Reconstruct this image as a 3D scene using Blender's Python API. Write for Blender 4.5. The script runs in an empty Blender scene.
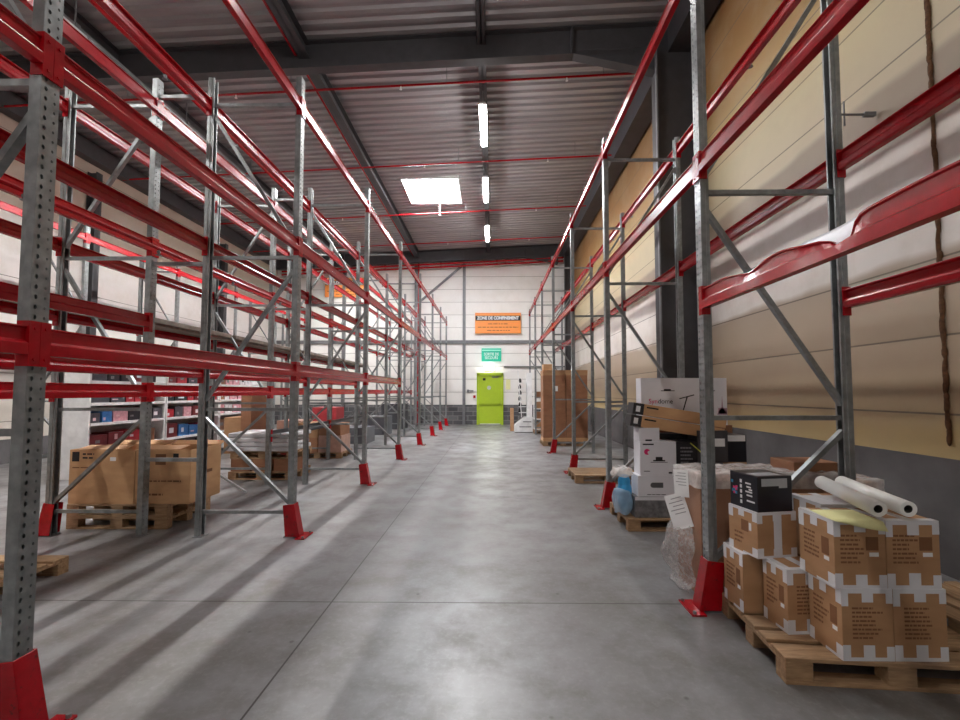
import bpy, math, random
from mathutils import Vector, Matrix, noise
random.seed(7)
PI = math.pi
scn = bpy.context.scene
COL = scn.collection

# ---------------------------------------------------------------- materials
def lin(c):
    c = c / 255.0
    return c / 12.92 if c <= 0.04045 else ((c + 0.055) / 1.055) ** 2.4
def rgb(r, g, b): return (lin(r), lin(g), lin(b), 1.0)

class NT:
    """tiny helper around a node tree"""
    def __init__(s, name):
        m = bpy.data.materials.new(name); m.use_nodes = True
        s.m = m; s.t = m.node_tree; s.b = s.t.nodes['Principled BSDF']
    def n(s, typ, **k):
        nd = s.t.nodes.new(typ)
        for a, v in k.items(): setattr(nd, a, v)
        return nd
    def l(s, a, b): s.t.links.new(a, b)
    def val(s, sock, v):
        if isinstance(v, (int, float)): sock.default_value = v
        else: s.l(v, sock)
    def math(s, op, a, b=0.0, c=0.0):
        nd = s.n('ShaderNodeMath', operation=op)
        s.val(nd.inputs[0], a); s.val(nd.inputs[1], b); s.val(nd.inputs[2], c)
        return nd.outputs[0]
    def coords(s):
        tc = s.n('ShaderNodeTexCoord'); return tc.outputs['Object']
    def xyz(s):
        sp = s.n('ShaderNodeSeparateXYZ'); s.l(s.coords(), sp.inputs[0]); return sp.outputs
    def noise(s, scale, detail=4, rough=.55, vec=None, sc3=None):
        nd = s.n('ShaderNodeTexNoise'); nd.inputs['Scale'].default_value = scale
        nd.inputs['Detail'].default_value = detail; nd.inputs['Roughness'].default_value = rough
        v = vec or s.coords()
        if sc3:
            mp = s.n('ShaderNodeMapping'); mp.inputs['Scale'].default_value = sc3
            s.l(v, mp.inputs[0]); v = mp.outputs[0]
        s.l(v, nd.inputs['Vector']); return nd.outputs['Fac']
    def ramp(s, fac, stops, interp='LINEAR'):
        r = s.n('ShaderNodeValToRGB'); r.color_ramp.interpolation = interp
        e = r.color_ramp.elements
        while len(e) < len(stops): e.new(0.5)
        for i, (p, c) in enumerate(stops):
            e[i].position = p; e[i].color = c if len(c) == 4 else (*c, 1)
        s.l(fac, r.inputs[0]); return r.outputs[0]
    def mix(s, fac, a, b, mode='MIX'):
        m = s.n('ShaderNodeMix', data_type='RGBA', blend_type=mode)
        s.val(m.inputs[0], fac)
        for i, v in ((6, a), (7, b)):
            if isinstance(v, tuple): m.inputs[i].default_value = v
            else: s.l(v, m.inputs[i])
        return m.outputs[2]
    def bump(s, h, strength=.3, dist=.01):
        b = s.n('ShaderNodeBump'); b.inputs['Strength'].default_value = strength
        b.inputs['Distance'].default_value = dist; s.l(h, b.inputs['Height']); s.l(b.outputs[0], s.b.inputs['Normal'])

_mats = {}
def mat(name, col, rough=.6, metal=0.0, var=.12, vscale=6.0, spec=None, bump=0, emit=0, alpha=1.0, trans=0.0, sc3=None):
    if name in _mats: return _mats[name]
    t = NT(name)
    dark = tuple(c * (1 - var) for c in col[:3]) + (1,)
    lite = tuple(min(1, c * (1 + var * .7)) for c in col[:3]) + (1,)
    f = t.noise(vscale, sc3=sc3)
    c = t.ramp(f, [(.3, dark), (.7, lite)])
    t.l(c, t.b.inputs['Base Color'])
    t.b.inputs['Roughness'].default_value = rough
    t.b.inputs['Metallic'].default_value = metal
    if bump: t.bump(f, bump)
    if spec is not None: t.b.inputs['Specular IOR Level'].default_value = spec
    if emit:
        t.b.inputs['Emission Color'].default_value = col; t.b.inputs['Emission Strength'].default_value = emit
    if alpha < 1: t.b.inputs['Alpha'].default_value = alpha
    if trans: t.b.inputs['Transmission Weight'].default_value = trans
    _mats[name] = t.m
    return t.m

def galv():
    t = NT('galvanised_steel')
    f = t.noise(16, 3); g = t.noise(3, 5)
    c = t.ramp(f, [(.3, rgb(126, 130, 132)), (.7, rgb(156, 160, 161))])
    c = t.mix(t.ramp(g, [(.35, (0, 0, 0)), (.75, (.45, .45, .45))]), c, rgb(105, 106, 104))
    t.l(c, t.b.inputs['Base Color']); t.b.inputs['Metallic'].default_value = .5
    t.l(t.ramp(f, [(.3, (.3, .3, .3)), (.8, (.45, .45, .45))]), t.b.inputs['Roughness'])
    return t.m
def redpaint(name, scuff):
    t = NT(name)
    g = t.noise(9, 6, .7)
    c = t.ramp(g, [(.3, rgb(150, 6, 18)), (.7, rgb(180, 11, 27))])
    s = t.noise(14, 8, .8)
    c = t.mix(t.ramp(s, [(1 - scuff, (0, 0, 0)), (min(1, 1 - scuff + .08), (.85, .85, .85))]), c, rgb(50, 30, 28))
    t.l(c, t.b.inputs['Base Color']); t.b.inputs['Roughness'].default_value = .24; t.b.inputs['Specular IOR Level'].default_value = .42
    return t.m
def wood():
    t = NT('pallet_wood')
    f = t.noise(6, 6, .6, sc3=(1, 7, 7)); g = t.noise(2.2, 3)
    c = t.ramp(f, [(.25, rgb(128, 98, 70)), (.6, rgb(174, 140, 104)), (.8, rgb(196, 166, 130))])
    c = t.mix(t.ramp(g, [(.45, (0, 0, 0)), (.75, (.6, .6, .6))]), c, rgb(120, 100, 80))
    t.l(c, t.b.inputs['Base Color']); t.b.inputs['Roughness'].default_value = .75
    t.bump(f, .25); return t.m
def floor_mat():
    t = NT('polished_concrete')
    big = t.noise(.55, 5, .6); mid = t.noise(2.3, 7, .65); fine = t.noise(24, 5, .7)
    c = t.ramp(big, [(.3, rgb(98, 96, 93)), (.5, rgb(128, 128, 130)), (.72, rgb(148, 150, 155))])
    c = t.mix(t.ramp(mid, [(.42, (0, 0, 0)), (.68, (.7, .7, .7))]), c, rgb(92, 86, 80))
    c = t.mix(t.ramp(fine, [(.5, (0, 0, 0)), (.8, (.25, .25, .25))]), c, rgb(176, 176, 176))
    # dark spots and scuffs
    v = t.n('ShaderNodeTexVoronoi'); v.inputs['Scale'].default_value = 2.6; t.l(t.coords(), v.inputs['Vector'])
    c = t.mix(t.ramp(v.outputs['Distance'], [(.02, (.7, .7, .7)), (.05, (0, 0, 0))]), c, rgb(62, 58, 54))
    x, y, z = t.xyz()
    def line(coord, at, period, w):
        a = t.math('SUBTRACT', coord, at)
        a = t.math('PINGPONG', a, period / 2)
        return t.math('LESS_THAN', a, w)
    j = t.math('MAXIMUM', line(x, -1.245, 5.6, .006), line(y, 3.42, 8.4, .006))
    c = t.mix(j, c, rgb(48, 44, 42))
    t.l(c, t.b.inputs['Base Color'])
    t.l(t.ramp(mid, [(.3, (.30, .30, .30)), (.75, (.52, .52, .52))]), t.b.inputs['Roughness'])
    t.b.inputs['Specular IOR Level'].default_value = .6
    t.bump(fine, .06)
    return t.m
def panel_wall(name, axis, stops, step, off, top, base_block=False):
    """horizontal cladding panels: colour bands by height with wavy edges, thin dark joints"""
    t = NT(name); x, y, z = t.xyz()
    u = x if axis == 'x' else y
    wob = t.noise(.35, 4, .6); wob2 = t.noise(1.6, 5, .65)
    zz = t.math('ADD', z, t.math('MULTIPLY', t.math('SUBTRACT', wob, .5), .45))
    fac = t.math('DIVIDE', zz, top)
    c = t.ramp(fac, stops)
    c = t.mix(t.ramp(wob2, [(.45, (0, 0, 0)), (.8, (.35, .35, .35))]), c, rgb(170, 154, 130) if axis == 'y' else rgb(214, 209, 200))
    jz = t.math('PINGPONG', t.math('SUBTRACT', z, off), step / 2)
    j = t.math('LESS_THAN', jz, .009)
    t.l(t.mix(t.math('MULTIPLY', j, .75), c, rgb(92, 84, 74)), t.b.inputs['Base Color'])
    t.b.inputs['Roughness'].default_value = .6
    h = t.math('SUBTRACT', 1.0, t.math('LESS_THAN', jz, .014))
    t.bump(h, .5, .02)
    return t.m
def block_mat():
    t = NT('concrete_blockwork')
    br = t.n('ShaderNodeTexBrick'); tc = t.n('ShaderNodeTexCoord')
    mp = t.n('ShaderNodeMapping'); mp.inputs['Rotation'].default_value = (PI / 2, 0, 0)
    t.l(tc.outputs['Object'], mp.inputs[0]); t.l(mp.outputs[0], br.inputs['Vector'])
    br.inputs['Scale'].default_value = 1.0; br.inputs['Brick Width'].default_value = .5; br.inputs['Row Height'].default_value = .22
    br.inputs['Mortar Size'].default_value = .008
    br.inputs['Color1'].default_value = rgb(105, 104, 106); br.inputs['Color2'].default_value = rgb(72, 72, 75); br.inputs['Mortar'].default_value = rgb(150, 148, 145)
    t.l(br.outputs['Color'], t.b.inputs['Base Color']); t.b.inputs['Roughness'].default_value = .85
    return t.m
def deck_mat():
    t = NT('ribbed_metal_deck')
    f = t.noise(1.5, 4, sc3=(.3, 3, 1))
    t.l(t.ramp(f, [(.3, rgb(140, 136, 138)), (.7, rgb(166, 162, 163))]), t.b.inputs['Base Color'])
    t.b.inputs['Metallic'].default_value = .35; t.b.inputs['Roughness'].default_value = .42
    return t.m
def carton_mat(name, c0, c1):
    t = NT(name); f = t.noise(3, 5, sc3=(1, 1, 3)); g = t.noise(60, 2, sc3=(1, 1, .1))
    c = t.ramp(f, [(.3, c0), (.7, c1)])
    t.l(c, t.b.inputs['Base Color']); t.b.inputs['Roughness'].default_value = .7; t.bump(g, .05); return t.m
def emit_mat(name, col, s):
    t = NT(name); t.b.inputs['Base Color'].default_value = col
    t.b.inputs['Emission Color'].default_value = col; t.b.inputs['Emission Strength'].default_value = s
    return t.m

GALV = galv(); RED = redpaint('red_enamel', .26); REDS = redpaint('scuffed_red_enamel', .44)
WOOD = wood(); FLOOR = floor_mat(); BLOCK = block_mat(); DECK = deck_mat()
CARD = carton_mat('cardboard', rgb(162, 122, 86), rgb(180, 139, 102))
CARD2 = carton_mat('tan_cardboard', rgb(190, 146, 104), rgb(208, 164, 120))
CARD3 = carton_mat('red_brown_cardboard', rgb(138, 94, 66), rgb(156, 110, 80))
DARK = mat('dark_steel', rgb(72, 71, 74), .55, .3)
GREYST = mat('grey_steel', rgb(120, 121, 124), .5, .3)
WHITE = mat('white_enamel', rgb(228, 228, 228), .4)
WHITEC = mat('white_printed_card', rgb(222, 222, 228), .45, var=.04)
BLACK = mat('black_card', rgb(24, 25, 34), .35, var=.2)
PRINT = mat('brown_print', rgb(124, 84, 54), .8)
INK = mat('black_print', rgb(30, 28, 30), .7)
TAPE = mat('white_tape', rgb(214, 214, 218), .35, var=.06)
PAPER = mat('paper', rgb(232, 232, 232), .7, var=.03)
YPAPER = mat('pale_yellow_paper', rgb(232, 230, 170), .7, var=.04)
LIME = mat('lime_paint', rgb(168, 194, 44), .4, var=.05)
ORANGE = mat('orange_sign', rgb(246, 152, 72), .5, var=.03)
GREEN = mat('green_sign', rgb(20, 150, 122), .4, var=.03)
PINK = mat('magenta_print', rgb(215, 40, 110), .5, var=.03)
BLUE = mat('bright_blue_plastic', rgb(52, 158, 214), .3, var=.08)
GREYP = mat('grey_photo_print', rgb(120, 120, 122), .5, var=.5, vscale=18)
FOAM = mat('brown_foam', rgb(98, 66, 40), .9, var=.4, vscale=30, bump=.6)
FILM = mat('clear_film', rgb(226, 222, 216), .12, alpha=.06, var=.03)
FILMW = mat('crumpled_white_film', rgb(232, 228, 226), .15, alpha=.5, var=.3, vscale=14, bump=.9)
FILMB = mat('bluish_film', rgb(170, 205, 232), .2, alpha=.65, var=.08)
ROLLF = mat('stretch_film_roll', rgb(244, 244, 240), .28, var=.04)
SILVER = mat('silver_sheet', rgb(238, 240, 246), .3, .2, var=.05)
BOARD = mat('weathered_decking', rgb(132, 124, 114), .7, var=.3, vscale=10)

# ---------------------------------------------------------------- mesh builder
class MB:
    def __init__(s): s.v = []; s.f = []; s.mi = []; s.cur = 0
    def add(s, vs, fs, M=None):
        n = len(s.v)
        for p in vs:
            p = Vector(p)
            if M is not None: p = M @ p
            s.v.append(p)
        for f in fs: s.f.append([i + n for i in f]); s.mi.append(s.cur)
        return s
    def box(s, x0, x1, y0, y1, z0, z1, M=None):
        return s.add([(x0,y0,z0),(x1,y0,z0),(x1,y1,z0),(x0,y1,z0),(x0,y0,z1),(x1,y0,z1),(x1,y1,z1),(x0,y1,z1)],
                     [(0,3,2,1),(4,5,6,7),(0,1,5,4),(1,2,6,5),(2,3,7,6),(3,0,4,7)], M)
    def bar(s, a, b, w, h, up=(0,0,1)):
        a = Vector(a); b = Vector(b); d = (b - a); L = d.length; d.normalize()
        sx = d.cross(Vector(up)); sx.normalize(); uz = sx.cross(d)
        M = Matrix((( sx.x, d.x, uz.x, a.x), (sx.y, d.y, uz.y, a.y), (sx.z, d.z, uz.z, a.z), (0,0,0,1)))
        return s.box(-w/2, w/2, 0, L, -h/2, h/2, M)
    def tube(s, a, b, r, n=10, r2=None, hole=0):
        a = Vector(a); b = Vector(b); d = (b - a).normalized()
        u = d.orthogonal().normalized(); w = d.cross(u); r2 = r if r2 is None else r2
        vs = []; fs = []
        for c, rr in ((a, r), (b, r2)):
            for k in range(n):
                t = 2 * PI * k / n; vs.append(c + (u * math.cos(t) + w * math.sin(t)) * rr)
        for k in range(n): fs.append((k, (k+1) % n, n + (k+1) % n, n + k))
        if not hole: fs += [tuple(range(n))[::-1], tuple(range(n, 2*n))]
        else:
            for c in (a, b):
                for k in range(n):
                    t = 2 * PI * k / n; vs.append(c + (u * math.cos(t) + w * math.sin(t)) * hole)
            for k in range(n):
                k2 = (k+1) % n
                fs += [(2*n+k, 2*n+k2, k2, k), (n+k, n+k2, 3*n+k2, 3*n+k), (3*n+k, 3*n+k2, 2*n+k2, 2*n+k)]
        return s.add(vs, fs)
    def prism(s, prof, y0, y1, M=None):
        """prof: list of (x, z), extruded along y"""
        n = len(prof)
        vs = [(x, y0, z) for x, z in prof] + [(x, y1, z) for x, z in prof]
        fs = [(k, n + k, n + (k+1) % n, (k+1) % n) for k in range(n)] + [tuple(range(n)), tuple(range(2*n-1, n-1, -1))]
        return s.add(vs, fs, M)
    def sphere(s, c, r, n=10, m=7, sc=(1,1,1)):
        vs = []; fs = []
        for i in range(m + 1):
            ph = PI * i / m
            for k in range(n):
                t = 2 * PI * k / n
                vs.append((c[0] + sc[0]*r*math.sin(ph)*math.cos(t), c[1] + sc[1]*r*math.sin(ph)*math.sin(t), c[2] + sc[2]*r*math.cos(ph)))
        for i in range(m):
            for k in range(n): fs.append((i*n+k, (i+1)*n+k, (i+1)*n+(k+1)%n, i*n+(k+1)%n))
        return s.add(vs, fs)
    def mesh(s, name, mats):
        me = bpy.data.meshes.new(name)
        me.from_pydata([tuple(v) for v in s.v], [], s.f)
        for m in (mats if isinstance(mats, (list, tuple)) else [mats]): me.materials.append(m)
        for p, i in zip(me.polygons, s.mi): p.material_index = i
        me.validate(); me.update(); return me

def link(name, me, parent=None, loc=None, rz=None):
    o = bpy.data.objects.new(name, me); COL.objects.link(o)
    if parent is not None: o.parent = parent
    if loc is not None: o.location = loc
    if rz is not None: o.rotation_euler.z = rz
    return o
def fix_normals(me):
    import bmesh
    bm = bmesh.new(); bm.from_mesh(me); bmesh.ops.recalc_face_normals(bm, faces=bm.faces); bm.to_mesh(me); bm.free()
def build(mb, name, mats, parent=None, loc=None, rz=None, bevel=0, smooth=False, seg=1):
    me = mb.mesh(name, mats); fix_normals(me)
    if smooth:
        for p in me.polygons: p.use_smooth = True
    o = link(name, me, parent, loc, rz)
    if bevel:
        b = o.modifiers.new('bevel', 'BEVEL'); b.width = bevel; b.segments = seg; b.limit_method = 'ANGLE'
    return o
def tag(o, label, cat, group=None, kind=None):
    if label: o['label'] = label
    if cat: o['category'] = cat
    if group: o['group'] = group
    if kind: o['kind'] = kind
    return o
def empty(name, loc=(0,0,0), rz=0, label=None, cat=None, group=None):
    o = bpy.data.objects.new(name, None); COL.objects.link(o); o.location = loc; o.rotation_euler.z = rz
    o.empty_display_size = .1
    return tag(o, label, cat, group)
def struct(mb, name, mats, **k):
    o = build(mb, name, mats, **k); o['kind'] = 'structure'; return o
def dup(root, loc, rz, label, group=None):
    r = root.copy(); COL.objects.link(r); r.location = loc; r.rotation_euler = (0, 0, rz); r['label'] = label
    if group: r['group'] = group
    for ch in list(root.children):
        c = ch.copy(); COL.objects.link(c); c.parent = r
        for g in ch.children:
            d = g.copy(); COL.objects.link(d); d.parent = c
    return r
def text(s, size, name, m, parent, loc, rot, extrude=.001, align='CENTER', sx=1.0, bold=0.0):
    cu = bpy.data.curves.new('lettering', 'FONT'); cu.body = s; cu.size = size; cu.extrude = extrude; cu.offset = bold
    cu.align_x = align; cu.align_y = 'CENTER'
    ob = bpy.data.objects.new('lettering_source', cu); COL.objects.link(ob)
    dg = bpy.context.evaluated_depsgraph_get()
    me = bpy.data.meshes.new_from_object(ob.evaluated_get(dg))
    bpy.data.objects.remove(ob); bpy.data.curves.remove(cu)
    me.materials.clear(); me.materials.append(m)
    o = link(name, me, parent, loc); o.rotation_euler = rot; o.scale = (sx, 1, 1); return o

ORD = ['first','second','third','fourth','fifth','sixth','seventh','eighth','ninth','tenth','eleventh','twelfth']

# ---------------------------------------------------------------- room shell
XR, XL, YB, YF = 4.0, -11.0, 21.78, -5.0
SL = .045
def zr(x, z0): return z0 + SL * x
struct(MB().box(XL - .3, XR + .3, YF - .3, YB + .3, -.2, 0), 'floor', FLOOR)

RSTOPS = [(0.0, rgb(176,156,112)), (1.2/9, rgb(196,172,122)), (1.42/9, rgb(186,164,130)), (1.85/9, rgb(160,140,118)), (2.1/9, rgb(172,154,132)),
          (2.8/9, rgb(180,164,146)), (2.88/9, rgb(232,226,220)), (4.0/9, rgb(226,219,212)), (4.12/9, rgb(142,126,110)), (4.62/9, rgb(150,134,116)),
          (4.7/9, rgb(190,176,148)), (5.5/9, rgb(196,182,146)), (6.1/9, rgb(184,160,112)), (6.7/9, rgb(160,126,76)), (7.6/9, rgb(142,104,58)), (1.0, rgb(118,86,50))]
RWALL = panel_wall('cream_banded_cladding', 'y', RSTOPS, .703, 1.42, 9.0)
BSTOPS = [(0, rgb(224,221,216)), (.2, rgb(232,229,225)), (.5, rgb(242,241,238)), (.8, rgb(243,242,239)), (1, rgb(234,232,230))]
BWALL = panel_wall('white_cladding', 'x', BSTOPS, .65, 1.62, 9.0)
LSTOPS = [(0, rgb(196,188,178)), (.15, rgb(200,192,182)), (.3, rgb(214,210,206)), (.44, rgb(226,222,220)), (.62, rgb(226,222,218)), (.66, rgb(188,172,158)), (1, rgb(184,166,152))]
LWALL = panel_wall('white_and_beige_cladding', 'y', LSTOPS, 1.1, .95, 9.0)
PLINTH = mat('grey_concrete_plinth', rgb(92, 89, 90), .8, var=.28, vscale=2.2)

struct(MB().box(XR, XR + .25, YF, YB + .25, 0, 1.03), 'wall_right_plinth', PLINTH)
struct(MB().box(XR + .02, XR + .25, YF, YB + .25, 1.03, 9.2), 'wall_right', RWALL)
struct(MB().box(XL, XR, YB, YB + .25, 0, .99), 'wall_back_blockwork', BLOCK)
struct(MB().box(XL, XR, YB + .03, YB + .25, .99, 9.2), 'wall_back', BWALL)
struct(MB().box(XL - .25, XL, YF, YB + .25, 0, .55), 'wall_left_plinth', PLINTH)
struct(MB().box(XL - .25, XL, YF, YB + .25, .55, 8.8), 'wall_left', LWALL)
struct(MB().box(XL, XR, YF - .25, YF, 0, 9.2), 'wall_front', BWALL)

# ribbed roof deck, ribs across the hall (hole left for the skylight)
SKX0, SKX1, SKY0, SKY1 = -3.05, -1.18, 14.15, 16.0
mb = MB(); per = .25
def deck_strip(x0, x1, ya, yb):
    ys = []; k = math.floor(ya / per)
    y = k * per
    while y < yb:
        for dy, dz in ((0, 0), (.09, 0), (.125, .05), (.215, .05)):
            if ya <= y + dy <= yb: ys.append((y + dy, dz))
        y += per
    n = len(mb.v)
    for (yy, dz) in ys:
        mb.v.append(Vector((x0, yy, zr(x0, 8.85) + dz))); mb.v.append(Vector((x1, yy, zr(x1, 8.85) + dz)))
    for i in range(len(ys) - 1):
        mb.f.append([n+2*i, n+2*i+1, n+2*i+3, n+2*i+2]); mb.mi.append(0)
deck_strip(XL - .2, SKX0, YF - .2, YB + .2)
deck_strip(SKX1, XR + .2, YF - .2, YB + .2)
deck_strip(SKX0, SKX1, YF - .2, SKY0)
deck_strip(SKX0, SKX1, SKY1, YB + .2)
dk = struct(mb, 'ceiling', DECK)
sm = dk.modifiers.new('sheet', 'SOLIDIFY'); sm.thickness = .006; sm.offset = 1

# main girders across the hall, with web, flanges, stiffener plates and a haunch at the right-hand column
def girder(y, name):
    mb = MB()
    def slab(x0, x1, ya, yb, za0, za1, zb0, zb1):
        mb.add([(x0,ya,za0),(x1,ya,zb0),(x1,yb,zb0),(x0,yb,za0),(x0,ya,za1),(x1,ya,zb1),(x1,yb,zb1),(x0,yb,za1)],
               [(0,3,2,1),(4,5,6,7),(0,1,5,4),(1,2,6,5),(2,3,7,6),(3,0,4,7)])
    z = lambda x, d: zr(x, 8.82) - d
    slab(XL, XR, y-.006, y+.006, z(XL,.57), z(XL,0), z(XR,.57), z(XR,0))
    slab(XL, XR, y-.1, y+.1, z(XL,.02), z(XL,0), z(XR,.02), z(XR,0))
    slab(XL, 1.6, y-.1, y+.1, z(XL,.57), z(XL,.55), z(1.6,.57), z(1.6,.55))
    slab(1.6, 3.22, y-.1, y+.1, z(1.6,.57), z(1.6,.55), z(3.22,1.0), z(3.22,.98))       # haunch flange
    mb.add([(1.6,y,z(1.6,.55)),(3.25,y,z(3.25,.98)),(3.25,y,z(3.25,.5)),(1.6,y,z(1.6,.5)),
            (1.6,y+.01,z(1.6,.55)),(3.25,y+.01,z(3.25,.98)),(3.25,y+.01,z(3.25,.5)),(1.6,y+.01,z(1.6,.5))],
           [(0,1,2,3),(7,6,5,4),(0,4,5,1),(1,5,6,2),(2,6,7,3),(3,7,4,0)])
    slab(1.56, 1.6, y-.1, y+.1, z(1.56,.57), z(1.56,0), z(1.6,.57), z(1.6,0))
    slab(1.7, 3.2, y-.1, y-.09, z(1.7,.52), z(1.7,.50), z(3.2,.52), z(3.2,.50))
    return struct(mb, name, DARK)
girder(8.43, 'ceiling_girder'); girder(21.42, 'ceiling_girder_back'); girder(-3.6, 'ceiling_girder_front')
# longitudinal steel beams under the deck
def longbeam(x, w, d, name, m=DARK):
    mb = MB(); zt = zr(x, 8.81)
    mb.box(x - w/2, x + w/2, YF, YB, zt - .012, zt); mb.box(x - w/2, x + w/2, YF, YB, zt - d, zt - d + .012)
    mb.box(x - .012, x + .012, YF, YB, zt - d, zt)
    struct(mb, name, m)
longbeam(-3.8, .22, .30, 'ceiling_beam_left'); longbeam(-.23, .17, .2, 'ceiling_beam_centre'); longbeam(-7.6, .22, .30, 'ceiling_beam_far_left')
mb = MB(); mb.box(3.5, 3.96, YF, YB, 8.4, 8.93); struct(mb, 'ceiling_beam_eaves', DARK)
mb = MB(); mb.box(XL + .02, XL + .3, YF, YB, 7.85, 8.3); struct(mb, 'ceiling_beam_left_eaves', DARK)

# I-section columns: (x0, x1, y)
def column(x0, x1, y, name, h, m=DARK, edge=GREYST):
    mb = MB(); w = .15 if x0 > 0 else .09
    mb.box(x0, x0 + .02, y - w, y + w, 0, h); mb.box(x1 - .02, x1, y - w, y + w, 0, h); mb.box(x0, x1, y - .008, y + .008, 0, h)
    mb.cur = 1; mb.box(x0 - .03, x0, y - w - .02, y - w + .04, 0, h)
    o = struct(mb, name, [m, edge]); return o
column(3.22, 4.0, 8.43, 'wall_column_right', 8.42)
column(3.55, 4.0, 21.4, 'wall_column_right_back', 8.4)
column(3.22, 4.0, -3.6, 'wall_column_right_front', 8.3)
column(-11.0, -10.75, 11.5, 'wall_column_left', 7.6, DARK)
column(-11.0, -10.75, 17.2, 'wall_column_left_back', 7.6, DARK)
# back wall steelwork: posts, rails and a diagonal brace
mb = MB(); mb.box(-1.52, -1.38, YB - .12, YB + .03, 0, 8.1); struct(mb, 'wall_post_back', GREYST)
mb = MB(); mb.box(-3.95, -3.8, YB - .12, YB + .03, 0, 8.0); mb.cur = 1; mb.tube((-3.74, YB - .16, 0), (-3.74, YB - .16, 8.1), .035); struct(mb, 'wall_post_back_left', [GREYST, RED])
mb = MB(); mb.box(-7.6, -7.45, YB - .12, YB + .03, 0, 8.0); struct(mb, 'wall_post_back_far_left', GREYST)
mb = MB(); mb.box(XL, XR, YB - .08, YB + .03, 4.06, 4.22); struct(mb, 'trim_1', GREYST)
mb = MB(); mb.box(.55, XR, YB - .05, YB + .03, 2.86, 2.92); struct(mb, 'trim_2', GREYST)
mb = MB(); mb.bar((-1.5, YB - .1, 8.05), (-4.0, YB - .1, 5.9), .1, .08, up=(0,1,0)); struct(mb, 'wall_brace_back', GREYST)

# brown foam bead in a vertical wall joint at the right
mb = MB(); random.seed(3); z = 1.2
while z < 8.2:
    h = random.uniform(.03, .11); w = random.uniform(.009, .026)
    mb.sphere((XR + .01, 3.9 + random.uniform(-.008, .008), z), 1, 8, 5, (.018, w, h * 1.25)); z += h * .9
struct(mb, 'trim_3', FOAM, smooth=True)

# ---------------------------------------------------------------- ceiling services
for k, y in enumerate([2.6, 5.85, 9.12, 12.4, 15.85, 19.0]):
    mb = MB(); z = 8.36
    mb.tube((XL + .1, y, zr(XL, z)), (3.45, y, zr(3.45, z)), .024, 8)
    p = build(mb, 'sprinkler_pipe', RED, smooth=False)
    tag(p, '%s thin red sprinkler pipe from the camera running across under the roof deck' % ORD[k], 'pipe', 'red pipes crossing the ceiling')
    hb = MB()
    for x in (-9.2, -5.6, -2.0, 1.6):
        hb = MB(); zz = zr(x, z) - .024
        hb.tube((x, y, zz), (x, y, zz - .06), .012, 6); hb.tube((x, y, zz - .06), (x, y, zz - .065), .03, 8)
        build(hb, 'sprinkler_head', WHITE, p)
    hg = MB()
    for x in (-8, -4.4, -1, 2.4): hg.tube((x, y, zr(x, z)), (x, y, zr(x, 8.82)), .007, 5)
    build(hg, 'hanger_rod', GREYST, p)
for z, w in ((8.16, 'upper'), (8.0, 'lower')):
    mb = MB(); mb.tube((XL + .4, YB - .32, zr(XL, z)), (3.5, YB - .32, zr(3.5, z)), .045, 10)
    for x in (-8, -5.4, -2.6, .2, 2.8): mb.tube((x-.03, YB - .32, zr(x, z)), (x+.03, YB - .32, zr(x, z)), .06, 10)
    tag(build(mb, 'sprinkler_main', RED), '%s of the two thick red pipes along the top of the back wall' % w, 'pipe', 'red mains on the back wall')
mb = MB(); mb.tube((-3.98, YF + .3, 8.42), (-3.98, YB - .4, 8.42), .028, 8)
tag(build(mb, 'sprinkler_main', RED), 'red pipe running lengthwise beside the dark roof beam left of the skylight', 'pipe')
mb = MB(); mb.tube((-2.0, 16.04, 8.72), (-2.0, 16.04, 8.29), .02, 8); mb.tube((-2.0,16.04,8.29), (-2.0,16.04,8.25), .04, 8)
tag(build(mb, 'drop_pipe', WHITE), 'short white pipe hanging below the bright skylight', 'pipe')

LAMP = emit_mat('fluorescent_tube', (1.0, .985, .97, 1), 66)
LAMP2 = emit_mat('fluorescent_tube_side_aisle', (1.0, .97, .94, 1), 88)
def make_lamp(L, label, m, group, hood=False):
    t = empty('ceiling_light', (0,0,0), 0, label, 'ceiling light', group)
    mb = MB(); mb.prism([(-.085, .02), (-.06, .08), (.06, .08), (.085, .02)], -L/2, L/2); build(mb, 'housing', WHITE, t)
    if hood:
        mb = MB(); mb.box(-.07, .07, -L/2 + .02, L/2 - .02, .0, .019); build(mb, 'diffuser', m, t)
        mb = MB(); mb.prism([(-.085, .02), (-.12, -.07), (-.116, -.07), (-.08, .02)], -L/2, L/2); mb.prism([(.08, .02), (.116, -.07), (.12, -.07), (.085, .02)], -L/2, L/2); build(mb, 'added_skirt', WHITE, t)  # side skirts added to keep the lamp's light off the roof deck
    else:
        mb = MB(); mb.prism([(-.075, .018), (-.06, -.03), (0, -.045), (.06, -.03), (.075, .018)], -L/2 + .02, L/2 - .02); build(mb, 'diffuser', m, t)
    for s in (-1, 1):
        mb = MB(); mb.tube((0, s*L*.35, .08), (0, s*L*.35, .12 if hood else .5), .01, 6); build(mb, 'suspension_rod', GREYST, t)
    return t
lamps = [(5.85, 'just above the top edge of the view'), (10.3, 'nearest the camera of the three in a row'), (13.65, 'middle of the three in a row'), (17.5, 'farthest of the three in a row'), (-1.6, 'behind the camera')]
l0 = None
for y, w in lamps:
    lb = 'lit white batten light over the aisle, ' + w
    if l0 is None: l0 = make_lamp(1.6, lb, LAMP, 'batten lights over the main aisle'); l0.location = (-.23, y, 8.07)
    else: dup(l0, (-.23, y, 8.07), 0, lb)
l0 = None
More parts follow.
